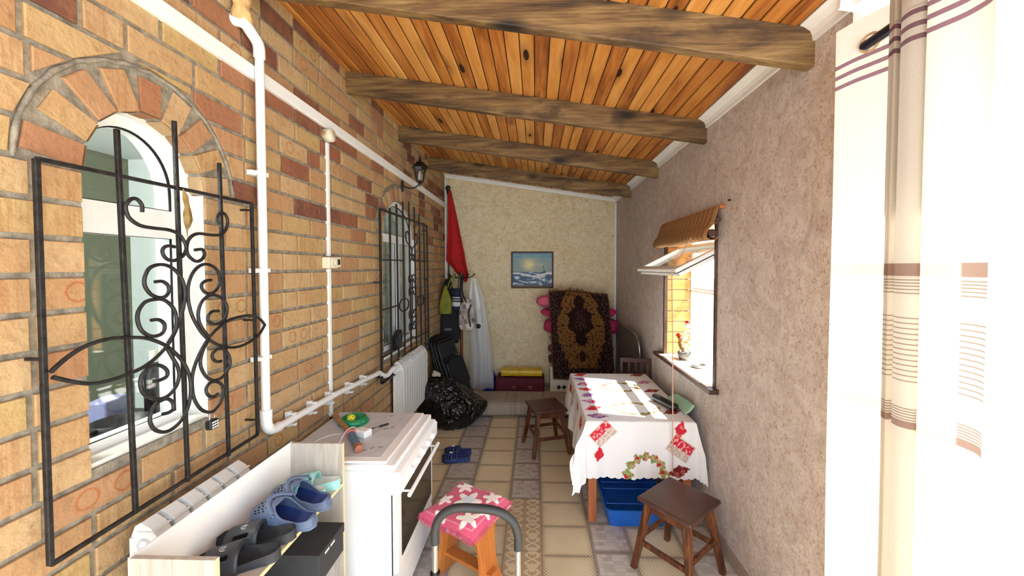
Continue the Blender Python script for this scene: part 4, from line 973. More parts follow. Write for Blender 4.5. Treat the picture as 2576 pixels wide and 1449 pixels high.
# ---------------------------------------------------------------- stools
def dark_stool(loc, rz, label, W=.345, D=.365, H=.45):
    s = thing('stool', label, 'stool', loc, (0, 0, rz), 'dark square wooden stools')
    b_ = MB(); b_.box(-W/2, W/2, -D/2, D/2, H-.028, H); b_.build('seat', M['stooltop'], s, local=True, bevel=.012, seg=3)
    ft = []
    for i, (a, b) in enumerate(((-1, -1), (1, -1), (1, 1), (-1, 1))):
        p = Vector((a*(W/2-.055), b*(D/2-.055), H-.026)); q = Vector((a*(W/2+.012), b*(D/2+.005), 0)); ft.append((p, q))
        b_ = MB(); b_.beam(q, p, .033, .033, (0, 1, 0), 0, .043, .043); b_.build('leg', M['stool'], s, local=True, bevel=.003)
    for i in range(4):
        p0, q0 = ft[i]; p1, q1 = ft[(i+1) % 4]
        b_ = MB(); b_.beam(p0.lerp(q0, .08), p1.lerp(q1, .08), .018, .05); b_.build('apron', M['stool'], s, local=True, bevel=.002)
        t = .60 if i % 2 == 0 else .52
        b_ = MB(); b_.beam(p0.lerp(q0, t), p1.lerp(q1, t), .020, .030); b_.build('stretcher', M['stool'], s, local=True, bevel=.003)
    return s
dark_stool((.872, 2.292, 0), -.87, 'dark brown wooden stool nearest the camera, beside the table and right wall')
dark_stool((.108, 3.85, 0), .30, 'dark brown wooden stool at the far left side of the table')
ps = thing('stool', 'orange lacquered stool with curved plank legs under a pink mat', 'stool', (-.400, 2.18, 0), (0, 0, R(60)))
def plank_leg(y):
    b_ = MB(); L = []; n = 14
    for i in range(n+1):
        t = i/n; z = .43*t; hw = .112-.050*sin(pi*min(1, t*1.05))+.012*(1-t)
        L.append((hw, z))
    poly = [(h, z) for h, z in L]+[(-h, z) for h, z in L[::-1]]
    ft = [(-.075, 0), (-.05, .035), (.05, .035), (.075, 0)]
    pts = poly; k = len(L)
    V = []; 
    for yy, tl in ((y-.012, 0), (y+.012, 0)):
        for x, z in pts: V.append((x, yy+(-.05 if y < 0 else .05)*(1-z/.43), z))
    F = [list(range(2*k))[::-1], [2*k+i for i in range(2*k)]]+[(i, (i+1) % (2*k), 2*k+(i+1) % (2*k), 2*k+i) for i in range(2*k)]
    b_.add(V, F); return b_
for y in (-.12, .12): plank_leg(y).build('leg', M['orangewood'], ps, local=True, bevel=.004)
b_ = MB(); b_.box(-.15, .15, -.15, .15, .425, .45); b_.build('seat', M['orangewood'], ps, local=True, bevel=.01, seg=3)
b_ = MB(); b_.box(-.012, .012, -.14, .14, .24, .31); b_.build('crossbar', M['orangewood'], ps, local=True, bevel=.003)
b_ = MB(); b_.box(-.035, .035, -.20, .20, .12, .14); b_.build('stretcher', M['orangewood'], ps, local=True, bevel=.003)
# cushion mat
cm = thing('seat_mat', 'pink fringed seat mat with white raised flowers on the orange stool', 'seat mat', (-.405, 2.183, .460), (0, 0, R(-28)))
M['mat_pink'] = vcol('pink_pile', .95, .1, .5, 60, .3)
def mz(x, y):
    r_ = max(abs(x), abs(y)); return .010-.5*max(0, r_-.145)*(1+.4*sin(x*23+y*17))-.3*max(0, r_-.17)
fcent = [(-.10, .12, .06), (.11, .11, .06), (0, .02, .085), (-.13, -.04, .055), (.10, -.11, .07), (-.05, -.15, .05), (.15, -.01, .045)]
def mcol(a, b):
    x = (a-.5)*.38; y = (b-.5)*.38
    for cx, cy, rr in fcent:
        d = math.hypot(x-cx, y-cy); th = atan2(y-cy, x-cx)
        if d < rr*(.72+.28*sin(th*5+cx*30)):
            if (cx, cy) == (0, .02) and d < .035: return S(206, 218, 232)
            return S(236, 232, 226)
    e = max(abs(x), abs(y))
    if .160 < e < .166: return S(226, 136, 160)
    return S(206, 88, 120)
def mfn(a, b):
    x = (a-.5)*.38; y = (b-.5)*.38; c = mcol(a, b); lift = .006 if c[1] > .4 and max(abs(x), abs(y)) < .155 else 0
    return (x, y, mz(x, y)+lift+.001*sin(x*300)*sin(y*280))
b_ = MB(); b_.grid(mfn, 110, 110, 0, True, col=mcol); b_.build('mat', M['mat_pink'], cm, local=True, col=True, solid=.006, soff=-1)
b_ = MB(); rf = random.Random(5)
for i in range(1300):
    s_ = i % 4; t = rf.uniform(-.188, .188); e = .188
    x, y = {0: (t, -e), 1: (e, t), 2: (t, e), 3: (-e, t)}[s_]; z = mz(x, y); o = Vector({0: (0, -1, 0), 1: (1, 0, 0), 2: (0, 1, 0), 3: (-1, 0, 0)}[s_])
    p = Vector((x, y, z)); q = p+o*rf.uniform(.008, .016)+Vector((rf.uniform(-.006, .006), rf.uniform(-.006, .006), -rf.uniform(.018, .034))); tt = Vector((-o.y, o.x, 0))*.0016
    b_.add([p-tt, p+tt, q+tt*.6, q-tt*.6], [(0, 1, 2, 3)], 0)
fo = b_.build('fringe', plain('pink_fringe', S(206, 84, 116), .9, var=.15), cm, local=True); fo['kind'] = 'stuff'
b_ = MB(); b_.grid(lambda a, b: ((a-.5)*.375, (b-.5)*.375, -.004-.9*max(0, max(abs((a-.5)*.375), abs((b-.5)*.375))-.15)+.002*sin(a*30)), 40, 40); tag(b_.build('white_cloth', M['whitecloth'], None, local=True, solid=.002), 'white cloth peeping out under the pink seat mat', 'cloth')
wcl = bpy.data.objects['white_cloth']; wcl.location = (-.400, 2.18, .456); wcl.rotation_euler = (0, 0, R(-31))

# ---------------------------------------------------------------- folding hand cart (handle in the foreground)
hc = thing('hand_cart', 'folding hand cart with black foam handle and chrome tubes in the foreground', 'cart', (-.205, 1.3, 0))
HX0, HX1, HY = -.352, -.060, 1.3
hp = smooth_path([(HX0, HY, .88), (HX0+.002, HY, .935), (HX0+.022, HY, .978), (HX0+.07, HY, 1.006), ((HX0+HX1)/2, HY, 1.008), (HX1-.07, HY, .998), (HX1-.02, HY, .965), (HX1-.001, HY, .915), (HX1, HY, .865)], 8)
b_ = MB(); b_.tube(hp, .0148, 20); b_.build('foam_grip', M['foam_black'], hc)
for x, zt_ in ((HX0, .885), (HX1, .87)):
    b_ = MB(); b_.tube([(x, HY, .06), (x, HY, zt_)], .0103, 16); b_.build('tube', M['chrome'], hc)
b_ = MB(); b_.tube([(HX0, HY, .72), (HX0, HY, .776)], .018, 16); b_.build('clamp', M['black'], hc)
b_ = MB(); b_.tube([(HX1, HY, .66), (HX1, HY, .70)], .018, 16); b_.build('clamp', M['black'], hc)
b_ = MB(); b_.box(HX0-.03, HX1+.03, HY-.2, HY+.01, .03, .045); b_.build('toe_plate', M['black'], hc, bevel=.006)
for x in (HX0-.045, HX1+.045):
    b_ = MB(); b_.lathe([(0, -.014), (.05, -.014), (.058, -.006), (.058, .006), (.05, .014), (0, .014)], 24, 0, Matrix.Translation((x, HY+.04, .058)) @ Matrix.Rotation(pi/2, 4, 'Y')); b_.build('wheel', M['black'], hc)
b_ = MB(); b_.tube([(HX0-.045, HY+.04, .058), (HX1+.045, HY+.04, .058)], .006, 8); b_.tube([(HX0, HY, .4), (HX1, HY, .4)], .008, 8); b_.build('axle', M['steel'], hc)

# ---------------------------------------------------------------- table and cloth
TX0, TX1, TY0, TY1, TH = .375, 1.135, 2.72, 3.94, .742
tb = thing('table', 'wooden table under a printed white cloth against the right wall', 'table', ((TX0+TX1)/2, (TY0+TY1)/2, 0))
b_ = MB(); b_.box(TX0, TX1, TY0, TY1, TH-.022, TH); b_.build('tabletop', M['tableleg'], tb, bevel=.003)
for x in (TX0+.012, TX1-.072):
    for y in (TY0+.004, TY1-.07):
        b_ = MB(); b_.box(x, x+.06, y, y+.06, 0, TH-.022); b_.build('leg', M['tableleg'], tb, bevel=.003)
b_ = MB()
for y in (TY0+.03, TY1-.05): b_.box(TX0+.07, TX1-.07, y, y+.02, TH-.11, TH-.022)
for x in (TX0+.03, TX1-.05): b_.box(x, x+.02, TY0+.07, TY1-.07, TH-.11, TH-.022)
b_.build('apron', M['tableleg'], tb)
M['cloth'] = vcol('printed_cloth', .75, .2, .2, 30, 0, .12)
CL, CF, CB, CR = .36, .405, .25, .30      # overhang left, front, back, right
U0, U1, V0, V1 = TX0-CL, TX1+CR, TY0-CF, TY1+CB
nu, nv = 290, 380
rc = random.Random(9)
def wreath(u, v, cx, cy, rx, ry, w=.032):
    d = math.hypot((u-cx)/rx, (v-cy)/ry); th = atan2((v-cy)/ry, (u-cx)/rx)
    e = abs(d-1)*min(rx, ry); nz = noise.noise(Vector((u*55, v*55, 3)))
    if e < w*(.62+.55*nz+.25*sin(th*13)):
        k = noise.noise(Vector((u*38, v*38, 9)))
        if k > .22: return S(196, 44, 50)
        if k < -.32: return S(214, 150, 120)
        return S(128, 150, 84) if nz > 0 else S(160, 172, 112)
    return None
def motif(u, v, cx, cy, s, a, kind):
    x = (u-cx)*cos(a)+(v-cy)*sin(a); y = -(u-cx)*sin(a)+(v-cy)*cos(a)
    nz = noise.noise(Vector((u*60, v*60, kind*7))); k = noise.noise(Vector((u*30+5, v*30, kind)))
    if kind == 3:                       # basket card
        if abs(x) < s and abs(y) < s*.72:
            if abs(x) > s*.93 or abs(y) > s*.65: return S(206, 194, 180)
            if y > -.05*s: return S(206, 40, 60) if nz > -.15 else S(240, 170, 170)
            return S(196, 170, 160) if nz > 0 else S(224, 206, 196)
        return None
    r_ = abs(x)/s+abs(y)/(s*.6)
    if r_ < 1+.35*nz:
        if kind == 0: return S(150, 96, 160) if k > -.1 else S(196, 160, 200)
        if kind == 1: return S(206, 40, 58) if k > -.15 else S(220, 120, 110)
        if kind == 2: return S(196, 52, 96) if k > 0 else S(206, 170, 206)
        if kind == 4: return S(120, 40, 40) if k > 0 else S(170, 90, 84)
    return None
WH = S(238, 239, 242)
MO = []
ks = [2, 0, 1, 2, 0, 1, 2, 0]
for i in range(8): MO.append((TX0+.085, TY0+.09+i*.155, .085, .5 if i % 2 else -.2, [0, 1, 2][i % 3]))
for i in range(5): MO.append((TX1-.09, TY0+.18+i*.25, .085, .4, 4 if i % 2 == 0 else 2))
MO += [(TX0+.11, TY0-.09, .085, .75, 3), (TX0+.085, TY0-.24, .06, 1.4, 1), (TX1-.10, TY0-.06, .07, 1.3, 1), (TX1-.10, TY0-.19, .09, -.6, 3), (TX1-.11, TY0-.35, .08, .2, 4)]
MO += [(TX0-.10, TY0+.2+i*.28, .07, .3*i, [1, 4, 3, 1, 2][i]) for i in range(5)]
def ccol(a, b):
    u = U0+(U1-U0)*a; v = V0+(V1-V0)*b
    for wv in ((.78, 2.97, .17, .115), (.78, 3.50, .16, .12), (.79, TY0-.385, .13, .13)):
        if abs(u-wv[0]) < .24 and abs(v-wv[1]) < .2:
            c = wreath(u, v, *wv, w=.03 if wv[1] > 2.6 else .04)
            if c: return c
    for mo in MO:
        if abs(u-mo[0]) < .13 and abs(v-mo[1]) < .13:
            c = motif(u, v, *mo)
            if c: return c
    if .015 < (u-TX0) < .02 and False: return WH
    return WH
def cfn(a, b):
    u = U0+(U1-U0)*a; v = V0+(V1-V0)*b
    # scalloped hem
    du = max(0, TX0-u); dr_ = max(0, u-TX1); df = max(0, TY0-v); db = max(0, v-TY1)
    rr = .012
    z = TH+.004+.0012*sin(u*31+v*17)
    x, y = min(max(u, TX0), TX1), min(max(v, TY0), TY1)
    drop = max(du, dr_, df, db)
    if drop > 0:
        x = x-(min(du, rr))-(.02+.05*du)*min(1, du*4)*(1 if du > 0 else 0)+min(dr_, .012)+.055*min(1, dr_*5)+.02*min(1, dr_*3)*sin(v*9)
        y = y-min(df, rr)-.012*min(1, df*6)+min(db, rr)+.02*min(1, db*5)
        if du > 0 and df > 0: 
            q = min(du, df); drop = max(du, df)+.22*q
            x -= .05*min(1, q*5); y -= .055*min(1, q*5)
            x += .03*sin((du-df)*38)*min(1, q*9)
        if dr_ > 0 and df > 0:
            q = min(dr_, df); drop = max(dr_, df)+.12*q; y -= .03*min(1, q*5)
            x = min(x, 1.222)
        if df > 0: y += -.010*sin(u*19+1.2)*min(1, df*4)-.006*sin(u*47)*df*2
        if du > 0: x += -.018*sin(v*15)*min(1, du*4)-.012*sin(v*37)*du*2
        sc_ = .010*abs(sin(u*pi/.052)) if df > max(du, .01) and v < V0+.05 else (.010*abs(sin(v*pi/.052)) if du > .3 else 0)
        z = TH+.004-max(0, drop-rr*.4)+sc_*-1*max(0, (drop-.3)/.1)
        z = max(z, .06); x = min(x, 1.224)
    return (x, y, z)
b_ = MB(); b_.grid(cfn, nu, nv, 0, True, col=ccol)
tag(b_.build('tablecloth', M['cloth'], None, col=True), 'white tablecloth printed with fruit wreaths and gift motifs draped over the table', 'tablecloth')

spk = thing('speaker', 'black portable speaker lying on the tablecloth near the wall', 'speaker', (1.03, 3.02, TH+.006), (0, 0, R(18)))
b_ = MB(); sp_ = [(.034*cos(t)*(1 if abs(cos(t)) < .9 else .98), .032+.031*sin(t)) for t in [2*pi*i/24 for i in range(24)]]
b_.prism(sp_, lambda a, b, d: (a, d, b), -.125, .125, smooth=True); b_.build('body', M['black'], spk, local=True, bevel=.008)
b_ = MB(); b_.lathe([(0, 0), (.023, 0), (.025, .003), (0, .004)], 20, 0, Matrix.Translation((0, -.126, .032)) @ Matrix.Rotation(pi/2, 4, 'X')); b_.build('end_cap', M['oven_glass'], spk, local=True)
b_ = MB(); b_.grid(lambda a, b: (1.12+.085*a, 2.84+.40*b+.03*a, TH+.010+.055*a*a*(1-.5*b)+.006*sin(b*4)), 10, 12)
tag(b_.build('paper_sheet', M['mintpaper'], None, solid=.002), 'mint-green sheet curled against the wall behind the black speaker', 'paper')

# ---------------------------------------------------------------- blue crate under the table
cb = thing('pet_cage_base', 'blue plastic cage tray holding blue wire grids under the table', 'tray', (.72, 3.0, 0))
def rr_rect(x0, x1, y0, y1, r, n=6):
    P = []
    for cx, cy, a0 in ((x1-r, y1-r, 0), (x0+r, y1-r, pi/2), (x0+r, y0+r, pi), (x1-r, y0+r, 1.5*pi)):
        for i in range(n+1): P.append((cx+r*cos(a0+pi/2*i/n), cy+r*sin(a0+pi/2*i/n)))
    return P
b_ = MB(); lo = rr_rect(.53, .93, 2.68, 3.35, .04); hi = rr_rect(.50, .96, 2.645, 3.39, .05); li = rr_rect(.51, .95, 2.655, 3.38, .045); lb = rr_rect(.54, .92, 2.69, 3.34, .035); n = len(lo)
V = [(x, y, .002) for x, y in lo]+[(x, y, .135) for x, y in hi]+[(x, y, .135) for x, y in li]+[(x, y, .012) for x, y in lb]
F = [list(range(n))[::-1], [3*n+i for i in range(n)]]
for k in range(3): F += [(k*n+i, k*n+(i+1) % n, (k+1)*n+(i+1) % n, (k+1)*n+i) for i in range(n)]
b_.add(V, F, 0, False); b_.build('tray', M['blue_pl'], cb)
for (y, z, tl) in ((2.70, .155, .0), (2.86, .17, .02), (2.93, .18, .03), (3.02, .19, .0), (3.16, .20, .02)):
    b_ = MB(); x0, x1 = .525, .935; b_.tube(smooth_path([(x0, y+.12, z-.015), (x0, y+.02, z), (x0+.02, y, z), (x1-.02, y, z), (x1, y+.02, z), (x1, y+.12, z-.015)], 4), .003, 6)
    for i in range(14): x = x0+.02+i*.0285; b_.tube([(x, y, z), (x, y+.13, z-.016)], .0016, 5)
    b_.build('wire_grid', M['blue_wire'], cb)
# ---------------------------------------------------------------- open sash, blind, cord, sill things
sa = thing('open_sash', 'white top-hung window sash tilted inward over the right-hand window', 'window sash', (1.37, 3.11, 2.02))
hx, hz, fx, fz = 1.385, 2.025, .968, 1.812
dv = Vector((fx-hx, 0, fz-hz)); Ls = dv.length; dv.normalize(); nv_ = Vector((-dv.z, 0, dv.x))
if nv_.z < 0: nv_ = -nv_
def sp3(s, y, n): return Vector((hx, y, hz))+dv*s+nv_*n
def sbox(b_, s0, s1, y0, y1, n0, n1):
    V = [sp3(s, y, n) for s in (s0, s1) for y in (y0, y1) for n in (n0, n1)]
    b_.add(V, [(0, 1, 3, 2), (4, 6, 7, 5), (0, 4, 5, 1), (2, 3, 7, 6), (0, 2, 6, 4), (1, 5, 7, 3)])
b_ = MB(); ya, yb = 2.625, 3.60; t_ = .058
for (s0, s1, y0, y1) in ((0, t_, ya, yb), (Ls-t_, Ls, ya, yb), (t_, Ls-t_, ya, ya+t_), (t_, Ls-t_, yb-t_, yb)): sbox(b_, s0, s1, y0, y1, .0, .028); 
b_.build('sash_frame', M['white'], sa, bevel=.004)
b_ = MB()
for (s0, s1, y0, y1) in ((.0, .045, ya+.012, yb-.012), (Ls-.062, Ls-.014, ya+.012, yb-.012), (.045, Ls-.062, ya+.012, ya+.055), (.045, Ls-.062, yb-.055, yb-.012)): sbox(b_, s0, s1, y0, y1, -.034, -.007)
b_.build('inner_rebate', M['white'], sa, bevel=.003)
b_ = MB()
for (s0, s1, y0, y1) in ((.0, .05, ya+.006, yb-.006), (Ls-.05, Ls-.006, ya+.006, yb-.006), (.05, Ls-.05, ya+.006, ya+.05), (.05, Ls-.05, yb-.05, yb-.006)): sbox(b_, s0, s1, y0, y1, -.007, .0)
b_.build('gasket', M['dark'], sa)
b_ = MB(); sbox(b_, t_-.004, Ls-t_+.004, ya+t_-.004, yb-t_+.004, .004, .008); b_.build('pane', M['glass'], sa)
M['bamboo'] = NT('woven_blind'); mm = M['bamboo']; wv_ = mm.n('TexWave', {'wave_type': 'BANDS', 'bands_direction': 'Z'}, Vector=mm.coord(), Scale=90., Distortion=.4)
wy = mm.n('TexWave', {'wave_type': 'BANDS', 'bands_direction': 'Y'}, Vector=mm.coord(), Scale=4.6, Distortion=.0)
cc = mm.mix(wv_.outputs[1] if len(wv_.outputs) > 1 else wv_.outputs[0], S(134, 92, 52), S(172, 128, 80)); cc = mm.mix(mm.ramp(wy.outputs[1], [(.93, (0, 0, 0)), (.97, (.7, .7, .7))]), cc, S(206, 176, 132)); mm.bump(wv_.outputs[1], .4, .003)
M['bamboo'] = mm.done(cc, .8)
bd = thing('roman_blind', 'rolled-up woven bamboo blind above the right-hand window', 'blind', (1.16, 3.05, 2.04))
pr = [(1.222, 2.250), (1.195, 2.250), (1.18, 2.22), (1.165, 2.165), (1.152, 2.14), (1.150, 2.13), (1.128, 2.105), (1.112, 2.07), (1.114, 2.045), (1.14, 2.030), (1.17, 2.032), (1.19, 2.05)]
PP = smooth_path([(x, 0, z) for x, z in pr], 5)
b_ = MB(); b_.grid(lambda a, b: (PP[min(len(PP)-1, int(round(a*(len(PP)-1))))].x, 2.50+1.12*b, PP[min(len(PP)-1, int(round(a*(len(PP)-1))))].z+.004*sin(b*9)*a), len(PP), 24)
b_.build('woven_slats', M['bamboo'], bd, solid=.004)
b_ = MB(); b_.box(1.195, 1.23, 2.50, 3.62, 2.235, 2.258); b_.build('head_rail', M['orangewood'], bd, bevel=.003)
b_ = MB(); b_.tube([(1.152, 2.51, 2.075), (1.152, 3.6, 2.075)], .026, 14); b_.tube([(1.19, 2.51, 2.16), (1.19, 3.6, 2.16)], .018, 12); b_.build('inner_roll', M['brownwood'], bd)
b_ = MB(); b_.tube([(1.145, 2.76, 2.12), (1.09, 2.74, 2.03), (.985, 2.70, 1.86), (.958, 2.69, 1.815), (.957, 2.685, 1.78), (.962, 2.665, 1.2), (.964, 2.65, .42)], .0042, 8); b_.build('pull_cord', M['cord'], bd)
b_ = MB(); b_.tube([(1.2305, 2.44, 2.275), (1.215, 2.44, 2.275)], .006, 8); tag(b_.build('wall_nail', M['black']), 'small dark hook in the wall above the blind corner', 'hook')
# decorated pot on the sill
zs_ = 1.0315
po = thing('decorated_pot', 'small grey pot with a white Christmas arrangement on the window sill', 'flower pot', (1.335, 3.40, zs_))
b_ = MB(); b_.lathe([(0, 0), (.05, 0), (.062, .035), (.064, .07), (.058, .075), (.054, .04), (0, .03)], 28, 0, Matrix.Translation((1.335, 3.40, zs_))); b_.build('pot', plain('grey_glazed', S(110, 108, 106), .3), po)
rp_ = random.Random(2)
b_ = MB()
for i in range(60):
    h = rp_.random(); a = rp_.uniform(0, 6.28); r_ = .05*(1-h)+.008
    b_.sphere((1.345+r_*cos(a), 3.38+r_*sin(a), zs_+.07+h*.25), rp_.uniform(.007, .014), 0, 8)
o_ = b_.build('frosted_tree', M['whitecloth'], po); o_['kind'] = 'stuff'
b_ = MB(); b_.tube(smooth_path([(1.33, 3.44, zs_+.05), (1.325, 3.46, zs_+.11), (1.32, 3.47, zs_+.15), (1.315, 3.44, zs_+.19)], 5), [.02]*5+[.024]*5+[.018]*5+[.008], 10); b_.build('pine_cone', plain('brown_cone', S(140, 100, 50), .8, var=.3, sc=60), po)
b_ = MB(); b_.lathe([(.018, 0), (.016, .012), (.004, .04), (0, .045)], 12, 0, Matrix.Translation((1.30, 3.48, zs_+.20)) @ Matrix.Rotation(.9, 4, 'X')); b_.sphere((1.345, 3.38, zs_+.335), .018, 0, 12, None, (1.2, 1.2, .7)); b_.obox((1.31, 3.47, zs_+.19), (.02, .05, .04)); b_.build('red_bow', M['redfl'], po, bevel=.004)
b_ = MB(); b_.lathe([(0, 0), (.055, 0), (.06, .012), (.06, .022), (.054, .022), (.05, .008), (0, .006)], 28, 0, Matrix.Translation((1.345, 3.13, zs_))); tag(b_.build('saucer', M['steel']), 'low round metal dish on the window sill beside the pot', 'dish')
b_ = MB(); b_.lathe([(0, 0), (.022, 0), (.026, .03), (.02, .045), (0, .05)], 16, 0, Matrix.Translation((1.385, 3.25, zs_))); tag(b_.build('tea_light', M['whitecloth']), 'small white candle between the pot and the dish on the sill', 'candle')
b_ = MB(); b_.tube(smooth_path([(1.30, 3.53, zs_+.004), (1.27, 3.46, zs_+.004), (1.265, 3.36, zs_+.004), (1.29, 3.28, zs_+.004), (1.36, 3.32, zs_+.004)], 6), .0028, 6); tag(b_.build('light_wire', M['steel']), 'thin wire coiled round the decorated pot on the sill', 'wire')

# ---------------------------------------------------------------- painting
pt = thing('painting', 'small framed seascape with waves and a far sailing boat on the back wall', 'painting', (-.045, YB, 1.53))
px0, px1, pz0, pz1 = -.370, .278, 1.530, 2.093
b_ = MB()
for (x0, x1, z0, z1) in ((px0, px1, pz0, pz0+.024), (px0, px1, pz1-.024, pz1), (px0, px0+.024, pz0+.024, pz1-.024), (px1-.024, px1, pz0+.024, pz1-.024)): b_.box(x0, x1, YB-.024, YB, z0, z1)
b_.build('frame', M['redwood'], pt, bevel=.005)
def sea(a, b):
    n1 = noise.noise(Vector((a*4, b*7, 1))); n2 = noise.noise(Vector((a*9+b*5, b*22, 2))); n3 = noise.noise(Vector((a*22, b*40, 4)))
    if b > .44:
        d = math.hypot((a-.45)*1.1, (b-.66)*1.5); g = max(0, 1-d*2.2+n1*.35)
        c = [196-60*(1-g)+n2*14, 196-36*(1-g)+n2*12, 158+6*(1-g)+n2*8]
        g2 = max(0, g-.35); c = [c[0]+50*g2, c[1]+40*g2, c[2]+10*g2]
        if b > .85: c = [c[0]-20, c[1]-4, c[2]+10]
        bx, bz = a-.8, b-.5
        if (abs(bx+bz*.25) < .007 and -.06 < bz < .14) or (abs(bx) < .035 and -.06 < bz < -.035): c = [60, 62, 64]
    else:
        wv = sin(a*9+b*26+n1*6)+n2*1.6+n3*.8
        c = [62, 92, 128] if wv < .1 else ([120, 150, 176] if wv < .9 else [214, 222, 224])
        if b < .06: c = [110, 100, 80]
        if abs(b-.36-.05*sin(a*7+1)) < .03+.01*n2*3: c = [214, 220, 220]
    return S(*[min(255, max(0, x)) for x in c])
b_ = MB(); b_.grid(lambda a, b: (px0+.02+(px1-px0-.04)*a, YB-.012-.0008*noise.noise(Vector((a*60, b*60, 0))), pz0+.02+(pz1-pz0-.04)*b), 110, 96, 0, True, col=sea)
M['canvas'] = vcol('painted_canvas', .5, .4); b_.build('canvas', M['canvas'], pt, col=True)

# ---------------------------------------------------------------- coat stand corner
cs_ = thing('coat_stand', 'wooden coat stand with black hooks in the far left corner', 'coat stand', (-1.10, 5.62, 0))
b_ = MB(); b_.tube([(-1.10, 5.62, .04), (-1.10, 5.62, 1.78)], .021, 14); b_.build('pole', M['pole_wood'], cs_)
b_ = MB(); b_.lathe([(0, 0), (.17, 0), (.17, .018), (.05, .04), (.02, .06), (0, .06)], 28, 0, Matrix.Translation((-1.10, 5.62, 0))); b_.build('base', M['black'], cs_)
for a, r_ in ((180, .17), (200, .19), (0, .2), (-12, .12), (100, .12), (-70, .16), (-110, .18)):
    a = R(a); d = Vector((cos(a), sin(a), 0)); c = Vector((-1.10, 5.60, 1.70))
    b_ = MB(); b_.tube(smooth_path([c, c+d*r_*.6+Vector((0, 0, .0)), c+d*r_+Vector((0, 0, .045))], 5), .007, 8); b_.sphere(c+d*r_+Vector((0, 0, .05)), .012, 0, 10); b_.build('hook', M['black'], cs_)
fg = thing('furled_flag', 'dark red flag hanging from a black-tipped pole in the far left corner', 'flag', (-1.28, 5.72, 1.6))
b_ = MB(); b_.tube([(-1.315, 5.76, .02), (-1.315, 5.74, 3.03)], .012, 10); b_.build('pole', M['black'], fg)
b_ = MB(); b_.sphere((-1.315, 5.72, 3.045), .038, 0, 16); b_.lathe([(0, 0), (.022, 0), (.03, .07), (0, .07)], 12, 0, Matrix.Translation((-1.312, 5.73, 2.95))); b_.build('finial', M['black'], fg)
Lf = [(3.0, -1.305), (2.6, -1.318), (2.35, -1.325), (2.05, -1.338), (1.95, -1.345), (1.86, -1.26), (1.78, -1.20), (1.70, -1.12), (1.63, -1.06)]
Rt = [(3.0, -1.262), (2.6, -1.175), (2.35, -1.125), (2.05, -1.06), (1.95, -1.045), (1.86, -1.025), (1.78, -1.008), (1.70, -1.0), (1.63, -1.03)]
def interp(T, z):
    for (z0, x0), (z1, x1) in zip(T, T[1:]):
        if z1 <= z <= z0: return x0+(x1-x0)*(z0-z)/(z0-z1)
    return T[-1][1]
def flg(a, b):
    z = 3.0-1.37*b; l, r_ = interp(Lf, z), interp(Rt, z); return (l+(r_-l)*a, 5.70+.022*sin(a*9+b*2)*b-.02*b, z)
b_ = MB(); b_.grid(flg, 24, 50); b_.build('cloth', M['redfl'], fg, solid=.003)
# hanging things
def bagshape(c, w, d, h, top=.5, sag=.15, seed=0, nu=28, nv=20):
    c = Vector(c)
    def fn(a, b):
        th = 2*pi*a; k = sin(pi*min(1, b*.5+.5*(b > .98)*0+.0)) if False else 1
        prof = (sin(pi*(.08+.88*b)))**.35
        tp = 1-(1-top)*b
        nz = noise.noise(Vector((cos(th)*1.5+seed, sin(th)*1.5, b*3)))*.16
        e = .55
        x = (abs(cos(th))**e)*(1 if cos(th) > 0 else -1); y = (abs(sin(th))**e)*(1 if sin(th) > 0 else -1)
        return c+Vector((x*w/2*prof*tp*(1+nz), y*d/2*prof*tp*(1+nz), b*h+.01*nz*h))
    b_ = MB(); b_.grid(fn, nu, nv, cu=True); b_.add([fn(i/nu, 0) for i in range(nu)], [list(range(nu))[::-1]]); b_.add([fn(i/nu, 1) for i in range(nu)], [list(range(nu))]); return b_
g_ = thing('shopping_bag', 'lime-green cloth bag hanging from the coat stand', 'bag', (-1.27, 5.38, 1.2))
bagshape((-1.285, 5.40, 1.19), .27, .14, .40, .18, seed=3).build('bag_body', M['limebag'], g_)
b_ = MB(); b_.tube(smooth_path([(-1.26, 5.40, 1.56), (-1.22, 5.41, 1.66), (-1.19, 5.44, 1.735), (-1.17, 5.43, 1.66), (-1.22, 5.40, 1.55)], 5), .009, 6); b_.build('strap', M['limebag'], g_)
g_ = thing('tote_bag', 'black tote bag with a small white logo hanging below the lime bag', 'bag', (-1.24, 5.52, .76))
b_ = bagshape((-1.245, 5.53, .74), .33, .11, .66, .8, seed=8); b_.build('bag_body', M['blackcloth'], g_)
b_ = MB(); b_.tube(smooth_path([(-1.34, 5.50, 1.36), (-1.28, 5.48, 1.62), (-1.255, 5.53, 1.735), (-1.22, 5.48, 1.62), (-1.16, 5.50, 1.36)], 5), .008, 6); b_.build('strap', M['blackcloth'], g_)
b_ = MB(); b_.lathe([(0, 0), (.022, 0), (.022, .003), (0, .003)], 6, 0, Matrix.Translation((-1.31, 5.485, 1.02)) @ Matrix.Rotation(pi/2, 4, 'X'))
for i, sx in enumerate((0, .022, .044, .066, .088)):
    b_.box(-1.318+sx, -1.313+sx, 5.4805, 5.484, .935, .962); b_.box(-1.318+sx, -1.304+sx, 5.4805, 5.484, .935, .940)
    if i in (1, 2, 3): b_.box(-1.318+sx, -1.304+sx, 5.4805, 5.484, .957, .962)
b_.build('logo', M['whitecloth'], g_)
g_ = thing('dark_jacket', 'black jacket bundle hung behind the lime bag', 'jacket', (-1.3, 5.6, 1.3))
bagshape((-1.30, 5.60, 1.38), .16, .10, .30, .7, seed=5).build('cloth', M['blackcloth'], g_)
b_ = MB(); Mr = Matrix.Translation((-1.125, 5.36, 1.25)) @ Matrix.Rotation(.06, 4, 'Y'); 
def roll(z0, z1, mat): b_.lathe([(.0, z0), (.058, z0), (.060, (z0+z1)/2), (.058, z1), (0, z1)], 22, mat, Mr)
